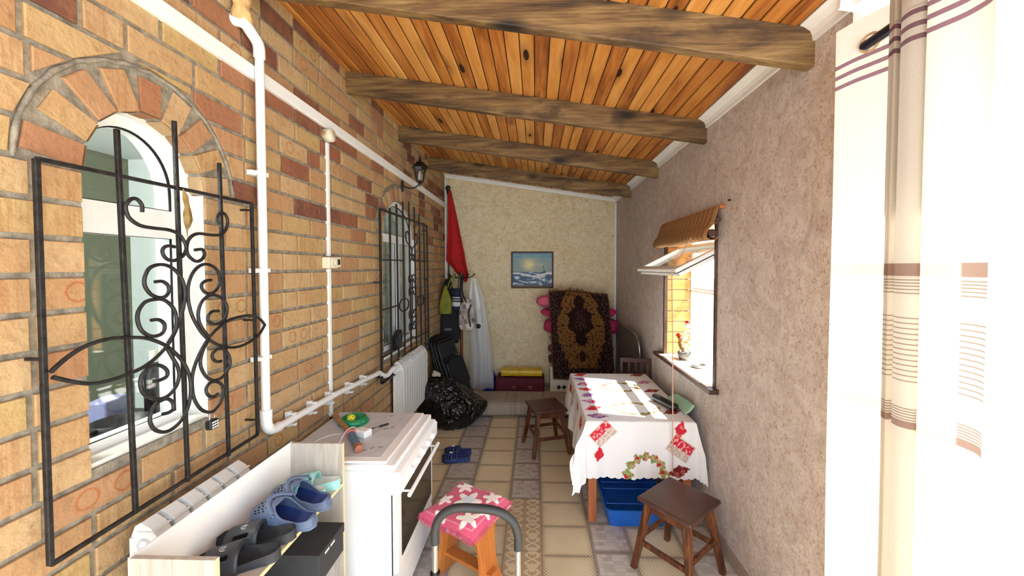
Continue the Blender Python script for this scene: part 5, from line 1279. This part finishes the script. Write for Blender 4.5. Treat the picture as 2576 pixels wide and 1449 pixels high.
zz = [(.0, .05, 0), (.05, .115, 1), (.115, .135, 0), (.135, .150, 1), (.150, .168, 0), (.168, .185, 1), (.185, .30, 0)]
for z0, z1, k in zz: roll(z0, z1, k)
hr = b_.build('rolled_towel', [M['navycloth'], M['whitecloth']]); tag(hr, 'navy and white striped rolled towel hanging beside the lime bag', 'towel')
b_ = MB(); b_.tube(smooth_path([(-1.10, 5.36, 1.54), (-1.09, 5.38, 1.64), (-1.10, 5.42, 1.735)], 5), .006, 6); b_.build('hanging_loop', M['blackcloth'], hr)
M['patch'] = NT('patchwork_print'); mp = M['patch']; bk = mp.n('TexBrick', {'offset': .37, 'squash': .7, 'squash_frequency': 3}, Vector=mp.coord(), Color1=S(216, 206, 198), Color2=S(60, 52, 54), Mortar=S(186, 168, 160), Scale=1., Mortar_Size=.004, Bias=-.15, Brick_Width=.055, Row_Height=.07)
vv_ = mp.n('Mapping', i0=mp.n('TexCoord').outputs['Object'], i2=(pi/2, 0, .2)); mp.set(bk.inputs['Vector'], vv_.outputs[0])
M['patch'] = mp.done(mp.mix(.3, bk.outputs[0], mp.noise(mp.coord(), 30, 2), 'OVERLAY'), .7)
g_ = thing('patchwork_backpack', 'patchwork-print backpack hanging from the coat stand', 'backpack', (-.97, 5.36, .98))
bagshape((-.972, 5.38, .965), .27, .14, .43, .72, seed=11).build('bag_body', M['patch'], g_)
b_ = MB()
for dx in (0, .05): b_.tube(smooth_path([(-1.02+dx, 5.30, 1.36), (-1.06+dx*.6, 5.32, 1.52), (-1.05+dx*.3, 5.42, 1.735)], 6), .011, 6)
b_.tube(smooth_path([(-.90, 5.31, 1.33), (-.935, 5.295, 1.2), (-.91, 5.30, 1.02)], 5), .010, 6); b_.build('straps', M['blackcloth'], g_)
# garment bag
gb = thing('garment_bag', 'clear plastic garment bag hanging to the floor beside the backpack', 'garment bag', (-.80, 5.5, .06))
def gfn(a, b):
    z = 1.70-1.62*b; w_ = .035+.06*min(1, b*6)+.085*b**1.2; cx = -.90+.115*min(1, b*1.4)
    th = 2*pi*a; return (cx+w_*cos(th)*(1+.10*sin(th*5+b*4)), 5.52+.05*sin(th)*(.3+b)*(1+.2*sin(th*7)), z+.012*sin(th*5)*(b > .9))
b_ = MB(); b_.grid(gfn, 60, 40, cu=True); b_.build('clear_cover', M['poly'], gb)
M['sheer'] = M['poly']
b_ = MB(); b_.grid(lambda a, b: ((-.80+.035*b)+(.03+.10*b**.8)*cos(2*pi*a)*(1+.12*sin(2*pi*a*6)), 5.52+.03*sin(2*pi*a)*(1+.3*sin(2*pi*a*9)), 1.25-1.08*b), 60, 30, cu=True); b_.build('white_garment', M['sheer'], gb)
b_ = MB(); b_.lathe([(0, 0), (.036, 0), (.036, .004), (0, .004)], 6, 0, Matrix.Translation((-.822, 5.455, 1.0)) @ Matrix.Rotation(pi/2, 4, 'X')); b_.build('black_tag', M['black'], gb)
b_ = MB(); b_.tube(smooth_path([(-.90, 5.52, 1.70), (-.90, 5.53, 1.75), (-.915, 5.56, 1.765)], 4), .004, 6); b_.build('hanger_hook', M['steel'], gb)

# ---------------------------------------------------------------- folding chairs
def folding_chair():
    r = bpy.data.objects.new('folding_chair', None); COL.objects.link(r); W = .22
    b_ = MB(); b_.tube(smooth_path([(0, -W, 0), (0, -W, .80), (.0, -W+.03, .9), (0, -W+.09, .93), (0, W-.09, .93), (0, W-.03, .9), (0, W, .80), (0, W, 0)], 4), .0115, 10); b_.build('back_frame', M['black'], r, local=True)
    b_ = MB(); b_.tube([(.03, -W+.03, -.0), (.03, -W+.03, .62)], .0105, 8); b_.tube([(.03, W-.03, -.0), (.03, W-.03, .62)], .0105, 8)
    for z in (.12, .17, .22): b_.tube([(.03, -W+.03, z), (.03, W-.03, z)], .008, 8)
    b_.tube([(0, -W, .15), (0, W, .15)], .008, 8); b_.build('leg_frame', M['black'], r, local=True)
    b_ = MB(); b_.grid(lambda a, b: (-.005+.012*sin(pi*a), -W+.015+(2*W-.03)*a, .70+.2*b), 10, 8); b_.build('backrest', M['blackcloth'], r, local=True, solid=.03, bevel=.006)
    b_ = MB(); b_.prism(rr_rect(-.19, .19, .28, .66, .06), lambda a, b, d: (d, a, b), .035, .075); b_.build('seat', M['blackcloth'], r, local=True, bevel=.012, seg=3)
    return r
fc = folding_chair(); fc['group'] = 'folding chairs in the corner'
for i, (x, y, tz, ry, l) in enumerate((( -.90, 4.95, -15, -.36, 'black padded folding chair at the front of the folded stack, leaning furthest right'),
        (-.985, 4.99, -12, -.33, 'black folding chair second in the folded stack'), (-1.065, 5.03, -9, -.29, 'black folding chair third in the folded stack'), (-1.145, 5.07, -6, -.23, 'black folding chair at the back of the folded stack, against the brick wall'))):
    rot = (Matrix.Rotation(R(tz), 4, 'Z') @ Matrix.Rotation(ry, 4, 'Y')).to_euler()
    if i == 0: fc.location = (x, y, .012); fc.rotation_euler = rot; fc['label'] = l; fc['category'] = 'chair'
    else: dup(fc, (x, y, .012), rot, l)
# bin liner
def blob(c, rx, ry, rz, seed, nu=120, nv=80, amp=.10, flat=0.0):
    c = Vector(c)
    def fn(a, b):
        th = 2*pi*a; ph = pi*b; d = Vector((sin(ph)*cos(th), sin(ph)*sin(th), -cos(ph)))
        n1 = noise.noise(d*1.3+Vector((seed, 0, 0))); n2 = 1-abs(noise.noise(d*4.5+Vector((0, seed, 0))))*2; n3 = 1-abs(noise.noise(d*9+Vector((0, 0, seed))))*2
        k = 1+amp*(1.5*n1+.35*n2+.16*n3)
        p = Vector((d.x*rx*k, d.y*ry*k, d.z*rz*k)); p.z = max(p.z, -rz*.80)
        p.z *= 1-.42*d.x*(1 if d.z > 0 else .0); p.x += .22*rx*max(0, d.x)**3*(1-abs(d.z)) - (.2*rx*d.z if d.z > 0 else 0)
        return c+p
    b_ = MB(); b_.grid(fn, nu, nv, cu=True); return b_
b_ = blob((-.995, 4.42, .235), .34, .27, .29, 5.3); tag(b_.build('bin_liner', M['bag']), 'full black plastic bin liner on the floor before the folding chairs', 'rubbish bag')
b_ = MB(); b_.obox((-1.22, 4.62, .53), (.10, .07, .05), (.3, .5, .4)); tag(b_.build('carton_scrap', M['cream'], bevel=.006), 'crumpled pale carton on top of the black bin liner', 'carton')
# rug roll
M['rug'] = NT('striped_rug'); mr = M['rug']; nn_ = mr.noise(mr.coord((46, .3, .3)), 1.4, 4, .7); nf = mr.noise(mr.coord(), 160, 2)
mr.bump(nf, .5, .004); M['rug'] = mr.done(mr.mix(.25, mr.ramp(nn_, [(.34, S(112, 98, 88)), (.47, S(170, 158, 144)), (.55, S(140, 124, 112)), (.68, S(196, 186, 172))]), nf, 'OVERLAY'), .95, 0, .1)
def rug(a, b):
    x = -.735+1.42*b; th = 2*pi*a; e = .5; y = (abs(cos(th))**e)*(1 if cos(th) > 0 else -1); z = (abs(sin(th))**e)*(1 if sin(th) > 0 else -1)
    return (x-.05*(y+1)*(1-b)*.6, 4.86+.26*y, .098+.094*z+.006*noise.noise(Vector((x*3, y*2, z)))+.002*sin(a*90))
b_ = MB(); b_.grid(rug, 80, 60, cu=True); b_.add([rug(i/80, 0) for i in range(80)], [list(range(80))]); b_.add([rug(i/80, 1) for i in range(80)], [list(range(80))])
tag(b_.build('folded_rug', M['rug']), 'folded grey-brown striped rug lying across the floor', 'rug')
# suitcase, packet, blue bags
sc_ = thing('suitcase', 'maroon fabric suitcase lying flat against the back wall', 'suitcase', (-.22, 5.6, 0))
b_ = MB(); b_.box(-.58, .135, 5.46, 5.80, .012, .24); b_.build('shell', M['maroon'], sc_, bevel=.035, seg=4)
b_ = MB(); b_.tube([(-.575, 5.462, .20), (.13, 5.462, .20)], .004, 6); b_.build('zip', M['black'], sc_)
b_ = MB(); b_.tube(smooth_path([(-.30, 5.46, .115), (-.28, 5.435, .115), (-.10, 5.435, .115), (-.08, 5.46, .115)], 5), .008, 8); b_.build('handle', M['maroon'], sc_)
for x in (-.30, -.08):
    b_ = MB(); b_.box(x-.028, x+.028, 5.445, 5.462, .10, .128); b_.build('clasp', M['copper'], sc_, bevel=.003)
b_ = MB(); b_.grid(lambda a, b: (-.20+.30*cos(pi*(1-b))*1.0, 5.60+.10*(abs(cos(2*pi*a))**.6)*(1 if cos(2*pi*a) > 0 else -1), .305+.055*(abs(sin(2*pi*a))**.6)*(1 if sin(2*pi*a) > 0 else -1)+.006*noise.noise(Vector((b*12, a*5, 0)))), 30, 40, cu=True)
b_.box(-.50, .10, 5.51, 5.69, .262, .35); yp = b_.build('yellow_packet', M['yellow'], bevel=.01); tag(yp, 'yellow plastic-wrapped packet lying on the maroon suitcase', 'packet')
b_ = bagshape((-.70, 5.66, .004), .26, .22, .36, .6, seed=21); tag(b_.build('blue_bag', M['bluebag']), 'dark blue plastic bag standing between the garment bag and the suitcase', 'bag')
# chest, bedding, carpet
cst = thing('linen_chest', 'cream painted chest under the hanging carpet', 'chest', (.62, 5.6, 0))
b_ = MB(); b_.box(.215, 1.10, 5.42, 5.82, .03, .40); b_.build('body', M['cream'], cst, bevel=.006)
b_ = MB(); b_.box(.205, 1.11, 5.40, 5.82, .40, .425); b_.build('top', M['cream'], cst, bevel=.005)
b_ = MB()
for i in range(4): b_.obox((.34+i*.075, 5.4185, .13), (.05, .003, .05), (0, .785, 0))
b_.build('blue_check_panel', M['navycloth'], cst)
def cushion(name, c, sx, sy, sz, mat, label, seed, rot=0, cat='bedding', group=None):
    c = Vector(c); Mx = Matrix.Translation(c) @ Matrix.Rotation(rot, 4, 'Y')
    def fn(a, b):
        th = 2*pi*a; ph = pi*b; e = .55
        f = lambda v: (abs(v)**e)*(1 if v > 0 else -1)
        n = 1+.08*noise.noise(Vector((cos(th)*2+seed, sin(th)*2, cos(ph)*2)))
        return Vector((f(cos(th))*f(sin(ph))*sx*n, f(sin(th))*f(sin(ph))*sy*n, -f(cos(ph))*sz*n))
    b_ = MB(); b_.grid(fn, 48, 28, cu=True, M=Mx); return tag(b_.build(name, mat), label, cat, group)
cushion('folded_blanket', (.66, 5.62, .50), .46, .17, .062, plain('brown_blanket', S(92, 48, 44), .9, var=.3, sc=20), 'brown patterned folded blanket lowest in the pile behind the carpet', 1)
cushion('folded_blanket', (.66, 5.62, .645), .47, .17, .07, plain('mauve_blanket', S(120, 78, 84), .9, var=.3, sc=20), 'mauve folded blanket in the middle of the pile behind the carpet', 2)
cushion('folded_blanket', (.66, 5.62, .79), .45, .17, .062, plain('beige_blanket', S(170, 150, 134), .9, var=.2, sc=20), 'beige folded blanket above the mauve one in the pile', 3)
cushion('folded_quilt', (.68, 5.62, .99), .545, .17, .125, M['pink'], 'thick magenta folded quilt bulging on both sides of the carpet', 4)
cushion('folded_quilt', (.64, 5.62, 1.19), .55, .16, .065, M['pink'], 'magenta folded quilt just below the light pink pillow', 6)
cushion('pillow', (.40, 5.62, 1.355), .375, .15, .085, M['pinkl'], 'light pink pillow on top of the pile, sticking out left of the carpet', 7)
M['carpet'] = vcol('carpet_pile', .95, .1, .6, 120, .1)
def ccar(a, b):
    x = abs(a-.5)*2; y = b
    n = noise.noise(Vector((a*26, b*40, 1))); n2 = noise.noise(Vector((a*60, b*85, 3))); n3 = noise.noise(Vector((abs(a-.5)*30, b*30, 6)))
    DK = S(34, 20, 20); RD = S(54, 25, 20); TN = S(122, 86, 44); LT = S(116, 108, 98)
    if x > .965 or y < .02 or y > .985: return S(84, 54, 34)
    if x > .78 or y < .13: return LT if n2 > .42 or (sin(b*120)*sin(a*90) > .93) else (RD if n > .1 else DK)
    med = abs(x)*.9+abs(y-.66)*1.25+.06*sin(y*40)+.04*n
    if med < .40: return S(112, 80, 54) if (n2 > .3 and med < .2) else (DK if n3 < .25 else RD)
    pend = math.hypot(x*1.3, (y-.26)*2.2)
    if pend < .14: return RD if n2 < .2 else DK
    cor = (.78-x)+(abs(.15-y) if y < .5 else abs(.97-y))*1.1
    if cor < .34+.05*sin(y*50+x*20): return LT if n2 > .45 else (RD if n > .15 else DK)
    return RD if n2 > .18 or n3 > .35 else TN
def cfc(a, b):
    s = 1-b; xl = .19+.065*s; xr = 1.03+.10*s; x = xl+(xr-xl)*a
    z = .27+1.23*b+(.02*sin(a*5) if b > .9 else 0)-.03*max(0, a-.6)*b
    y = 5.42-.05*s-.02*sin(a*6+b*3)
    if b > .93: y += (b-.93)*.9
    return (x, y-.02, z)
b_ = MB(); b_.grid(cfc, 150, 220, col=ccar); cp_ = b_.build('hanging_carpet', M['carpet'], None, col=True, solid=.012, soff=0); tag(cp_, 'dark oriental carpet with a medallion hung over the pile of bedding', 'carpet')
b_ = MB(); rf = random.Random(8)
for i in range(260):
    a = rf.random(); p = Vector(cfc(a, 1.0)); q = p+Vector((rf.uniform(-.02, .02), rf.uniform(-.01, .03), rf.uniform(.0, .045)*(1 if a < .6 else .5)))
    b_.add([p+Vector((-.003, 0, -.004)), p+Vector((.003, 0, -.004)), q+Vector((.002, 0, 0)), q-Vector((.002, 0, 0))], [(0, 1, 2, 3)])
fo = b_.build('fringe', plain('carpet_fringe', S(110, 84, 58), .9), cp_, local=False); fo['kind'] = 'stuff'
# board and chair behind the table
gbm = MB(); pts = rr_rect(4.20, 5.32, .02, 1.085, .16, 8)
gbm.prism([(y, z) for y, z in pts], lambda a, b, d: (d+.07*(1-b/1.1), a, b), XR-.10, XR-.078); lb_ = gbm.build('leaning_board', M['greyboard']); tag(lb_, 'grey round-cornered table top leaning on the right wall behind the table', 'board'); lb_.location.x -= .0
e_ = MB(); e_.tube([(XR-.089+.07*(1-z/1.1), y, z) for y, z in pts], .012, 6, True); e_.build('metal_edge', M['steel'], lb_)
dc = thing('dining_chair', 'dark red wooden chair with a slatted back between the table and the leaning board', 'chair', (1.0, 4.28, 0), (0, 0, R(-16)))
for x in (-.155, .155):
    b_ = MB(); b_.beam((x, .16, 0), (x*.96, .20, .88), .032, .028, (0, 1, 0)); b_.build('rear_leg', M['redwood'], dc, local=True, bevel=.004)
    b_ = MB(); b_.beam((x, -.16, 0), (x, -.16, .44), .03, .03, (0, 1, 0)); b_.build('leg', M['redwood'], dc, local=True, bevel=.004)
b_ = MB(); b_.box(-.18, .18, -.19, .19, .44, .465); b_.build('seat', M['redwood'], dc, local=True, bevel=.01)
for x0, y0, y1, z0, z1 in ((.165, .186, .208, .835, .885), (.15, .18, .198, .56, .59)):
    b_ = MB(); b_.box(-x0, x0, y0, y1, z0, z1); b_.build('back_rail', M['redwood'], dc, local=True, bevel=.005)
for x in (-.07, 0, .07):
    b_ = MB(); b_.box(x-.013, x+.013, .185, .199, .59, .836); b_.build('slat', M['redwood'], dc, local=True, bevel=.002)
dc.location = (1.045, 3.86, 0); dc.rotation_euler = (0, 0, R(-8))

# ---------------------------------------------------------------- curtains at the open bay on the right
M['curt'] = vcol('curtain_fabric', .9, .1, .2, 200, 0, .55)
CP = smooth_path([(1.115, 1.462, 0), (1.13, 1.40, 0), (1.15, 1.355, 0), (1.175, 1.30, 0), (1.195, 1.245, 0), (1.19, 1.222, 0), (1.15, 1.236, 0), (1.11, 1.240, 0), (1.098, 1.218, 0), (1.10, 1.205, 0), (1.15, 1.215, 0), (1.155, 1.205, 0), (1.10, 1.19, 0), (1.085, 1.165, 0), (1.088, 1.14, 0), (1.11, 1.125, 0), (1.15, 1.15, 0), (1.17, 1.17, 0), (1.18, 1.15, 0), (1.15, 1.125, 0), (1.10, 1.115, 0), (1.105, 1.09, 0), (1.125, 1.04, 0), (1.125, .99, 0), (1.11, .962, 0)], 7)
zl = [i for i in range(0)]
LINES = [1.812, 1.803, 1.794, 1.784, 1.773]+[1.70-.0155*i for i in range(13)]+[1.432, 1.424, 1.416, 1.408, 1.400]+[.79-.012*i for i in range(14)]
BANDS = [(2.578, 2.592), (2.541, 2.555), (2.504, 2.518)]
BASE = S(206, 200, 190); PUR = S(128, 98, 108); TAU = S(150, 128, 118)
zset = set([.02, 2.72])
z = .02
while z < 2.72: zset.add(round(z, 4)); z += .06
def add_line(z, h):
    for q in (z-.0006, z, z+h, z+h+.0006): zset.add(round(q, 4))
for z in LINES: add_line(z, .003)
for a, b in BANDS: add_line(a, b-a)
for a, b in ((1.825, 1.862), (1.375, 1.396)): add_line(a, b-a)
ZS = sorted(q for q in zset if q > 0)
def ccol2(z):
    for a, b in BANDS:
        if a-1e-5 <= z <= b+1e-5: return PUR
    for a, b in ((1.825, 1.862), (1.375, 1.396)):
        if a-1e-5 <= z <= b+1e-5: return TAU
    for l in LINES:
        if l-1e-5 <= z <= l+.0031: return S(150, 136, 124)
    return BASE
def curtain(name, path, label, zs, eyelet=None, shift=0.0, drop=lambda i: 0.0):
    r = thing(name, label, 'curtain', (path[0].x, path[0].y, .02)); b_ = MB(); nz = len(zs); V = []; C = []
    for i, p in enumerate(path):
        for z in zs:
            tp = .12*(1-z/2.72); V.append((p.x+shift+.01*sin(z*3+p.y*9)*tp*4, p.y-.012*tp*0, z-drop(i))); C.append(ccol2(z))
    F = []
    for i in range(len(path)-1):
        for j in range(nz-1):
            if eyelet:
                cy = (path[i].y+path[i+1].y)/2; czz = (zs[j]+zs[j+1])/2
                if i < 40 and math.hypot(cy-eyelet[0], czz-eyelet[1]) < eyelet[2]: continue
            F.append((i*nz+j, (i+1)*nz+j, (i+1)*nz+j+1, i*nz+j+1))
    b_.add(V, F, 0, True, None, C); b_.build('cloth', M['curt'], r, col=True); return r
P1 = []
for i in range(len(CP)-1):
    for k in range(2): P1.append(CP[i].lerp(CP[i+1], k/2))
P1.append(CP[-1])
ZS2 = sorted(set(ZS+[2.59+.005*i for i in range(14)]))
cu = curtain('curtain', P1, 'cream striped eyelet curtain nearest the wall, bunched in a grey fold', ZS2, (1.355, 2.622, .024))
b_ = MB(); uu_ = Vector((.025, -.10, 0)).normalized()
b_.tube([Vector((1.148, 1.355, 2.622))+uu_*.029*cos(2*pi*i/28)+Vector((0, 0, 1))*.029*sin(2*pi*i/28) for i in range(28)], .0045, 8, True); b_.build('eyelet', plain('tan_eyelet', S(206, 176, 134), .3), cu)
P2 = smooth_path([(1.36+.03*sin(i*2.1), .98-.055*i, 0) for i in range(15)], 4)
curtain('curtain', P2, 'second pale curtain at the right edge of the picture', ZS)
rd = thing('curtain_rod', 'dark navy curtain rod passing through the curtain eyelet', 'curtain rod', (1.15, .9, 2.625))
b_ = MB(); b_.tube([(1.150, 1.375, 2.622), (1.150, .2, 2.64)], .0165, 16); b_.build('rod', plain('navy_rod', S(22, 28, 44), .35), rd)
b_ = MB(); b_.sphere((1.150, 1.375, 2.622), .0175, 0, 14); b_.build('end_cap', plain('navy_cap', S(22, 28, 44), .35), rd)
b_ = MB(); b_.box(1.19, 1.25, 1.235, 1.27, 2.665, 2.85); b_.box(1.15, 1.25, 1.245, 1.26, 2.66, 2.675); b_.build('bracket', plain('navy_bracket', S(22, 20, 34), .5), rd, bevel=.004)
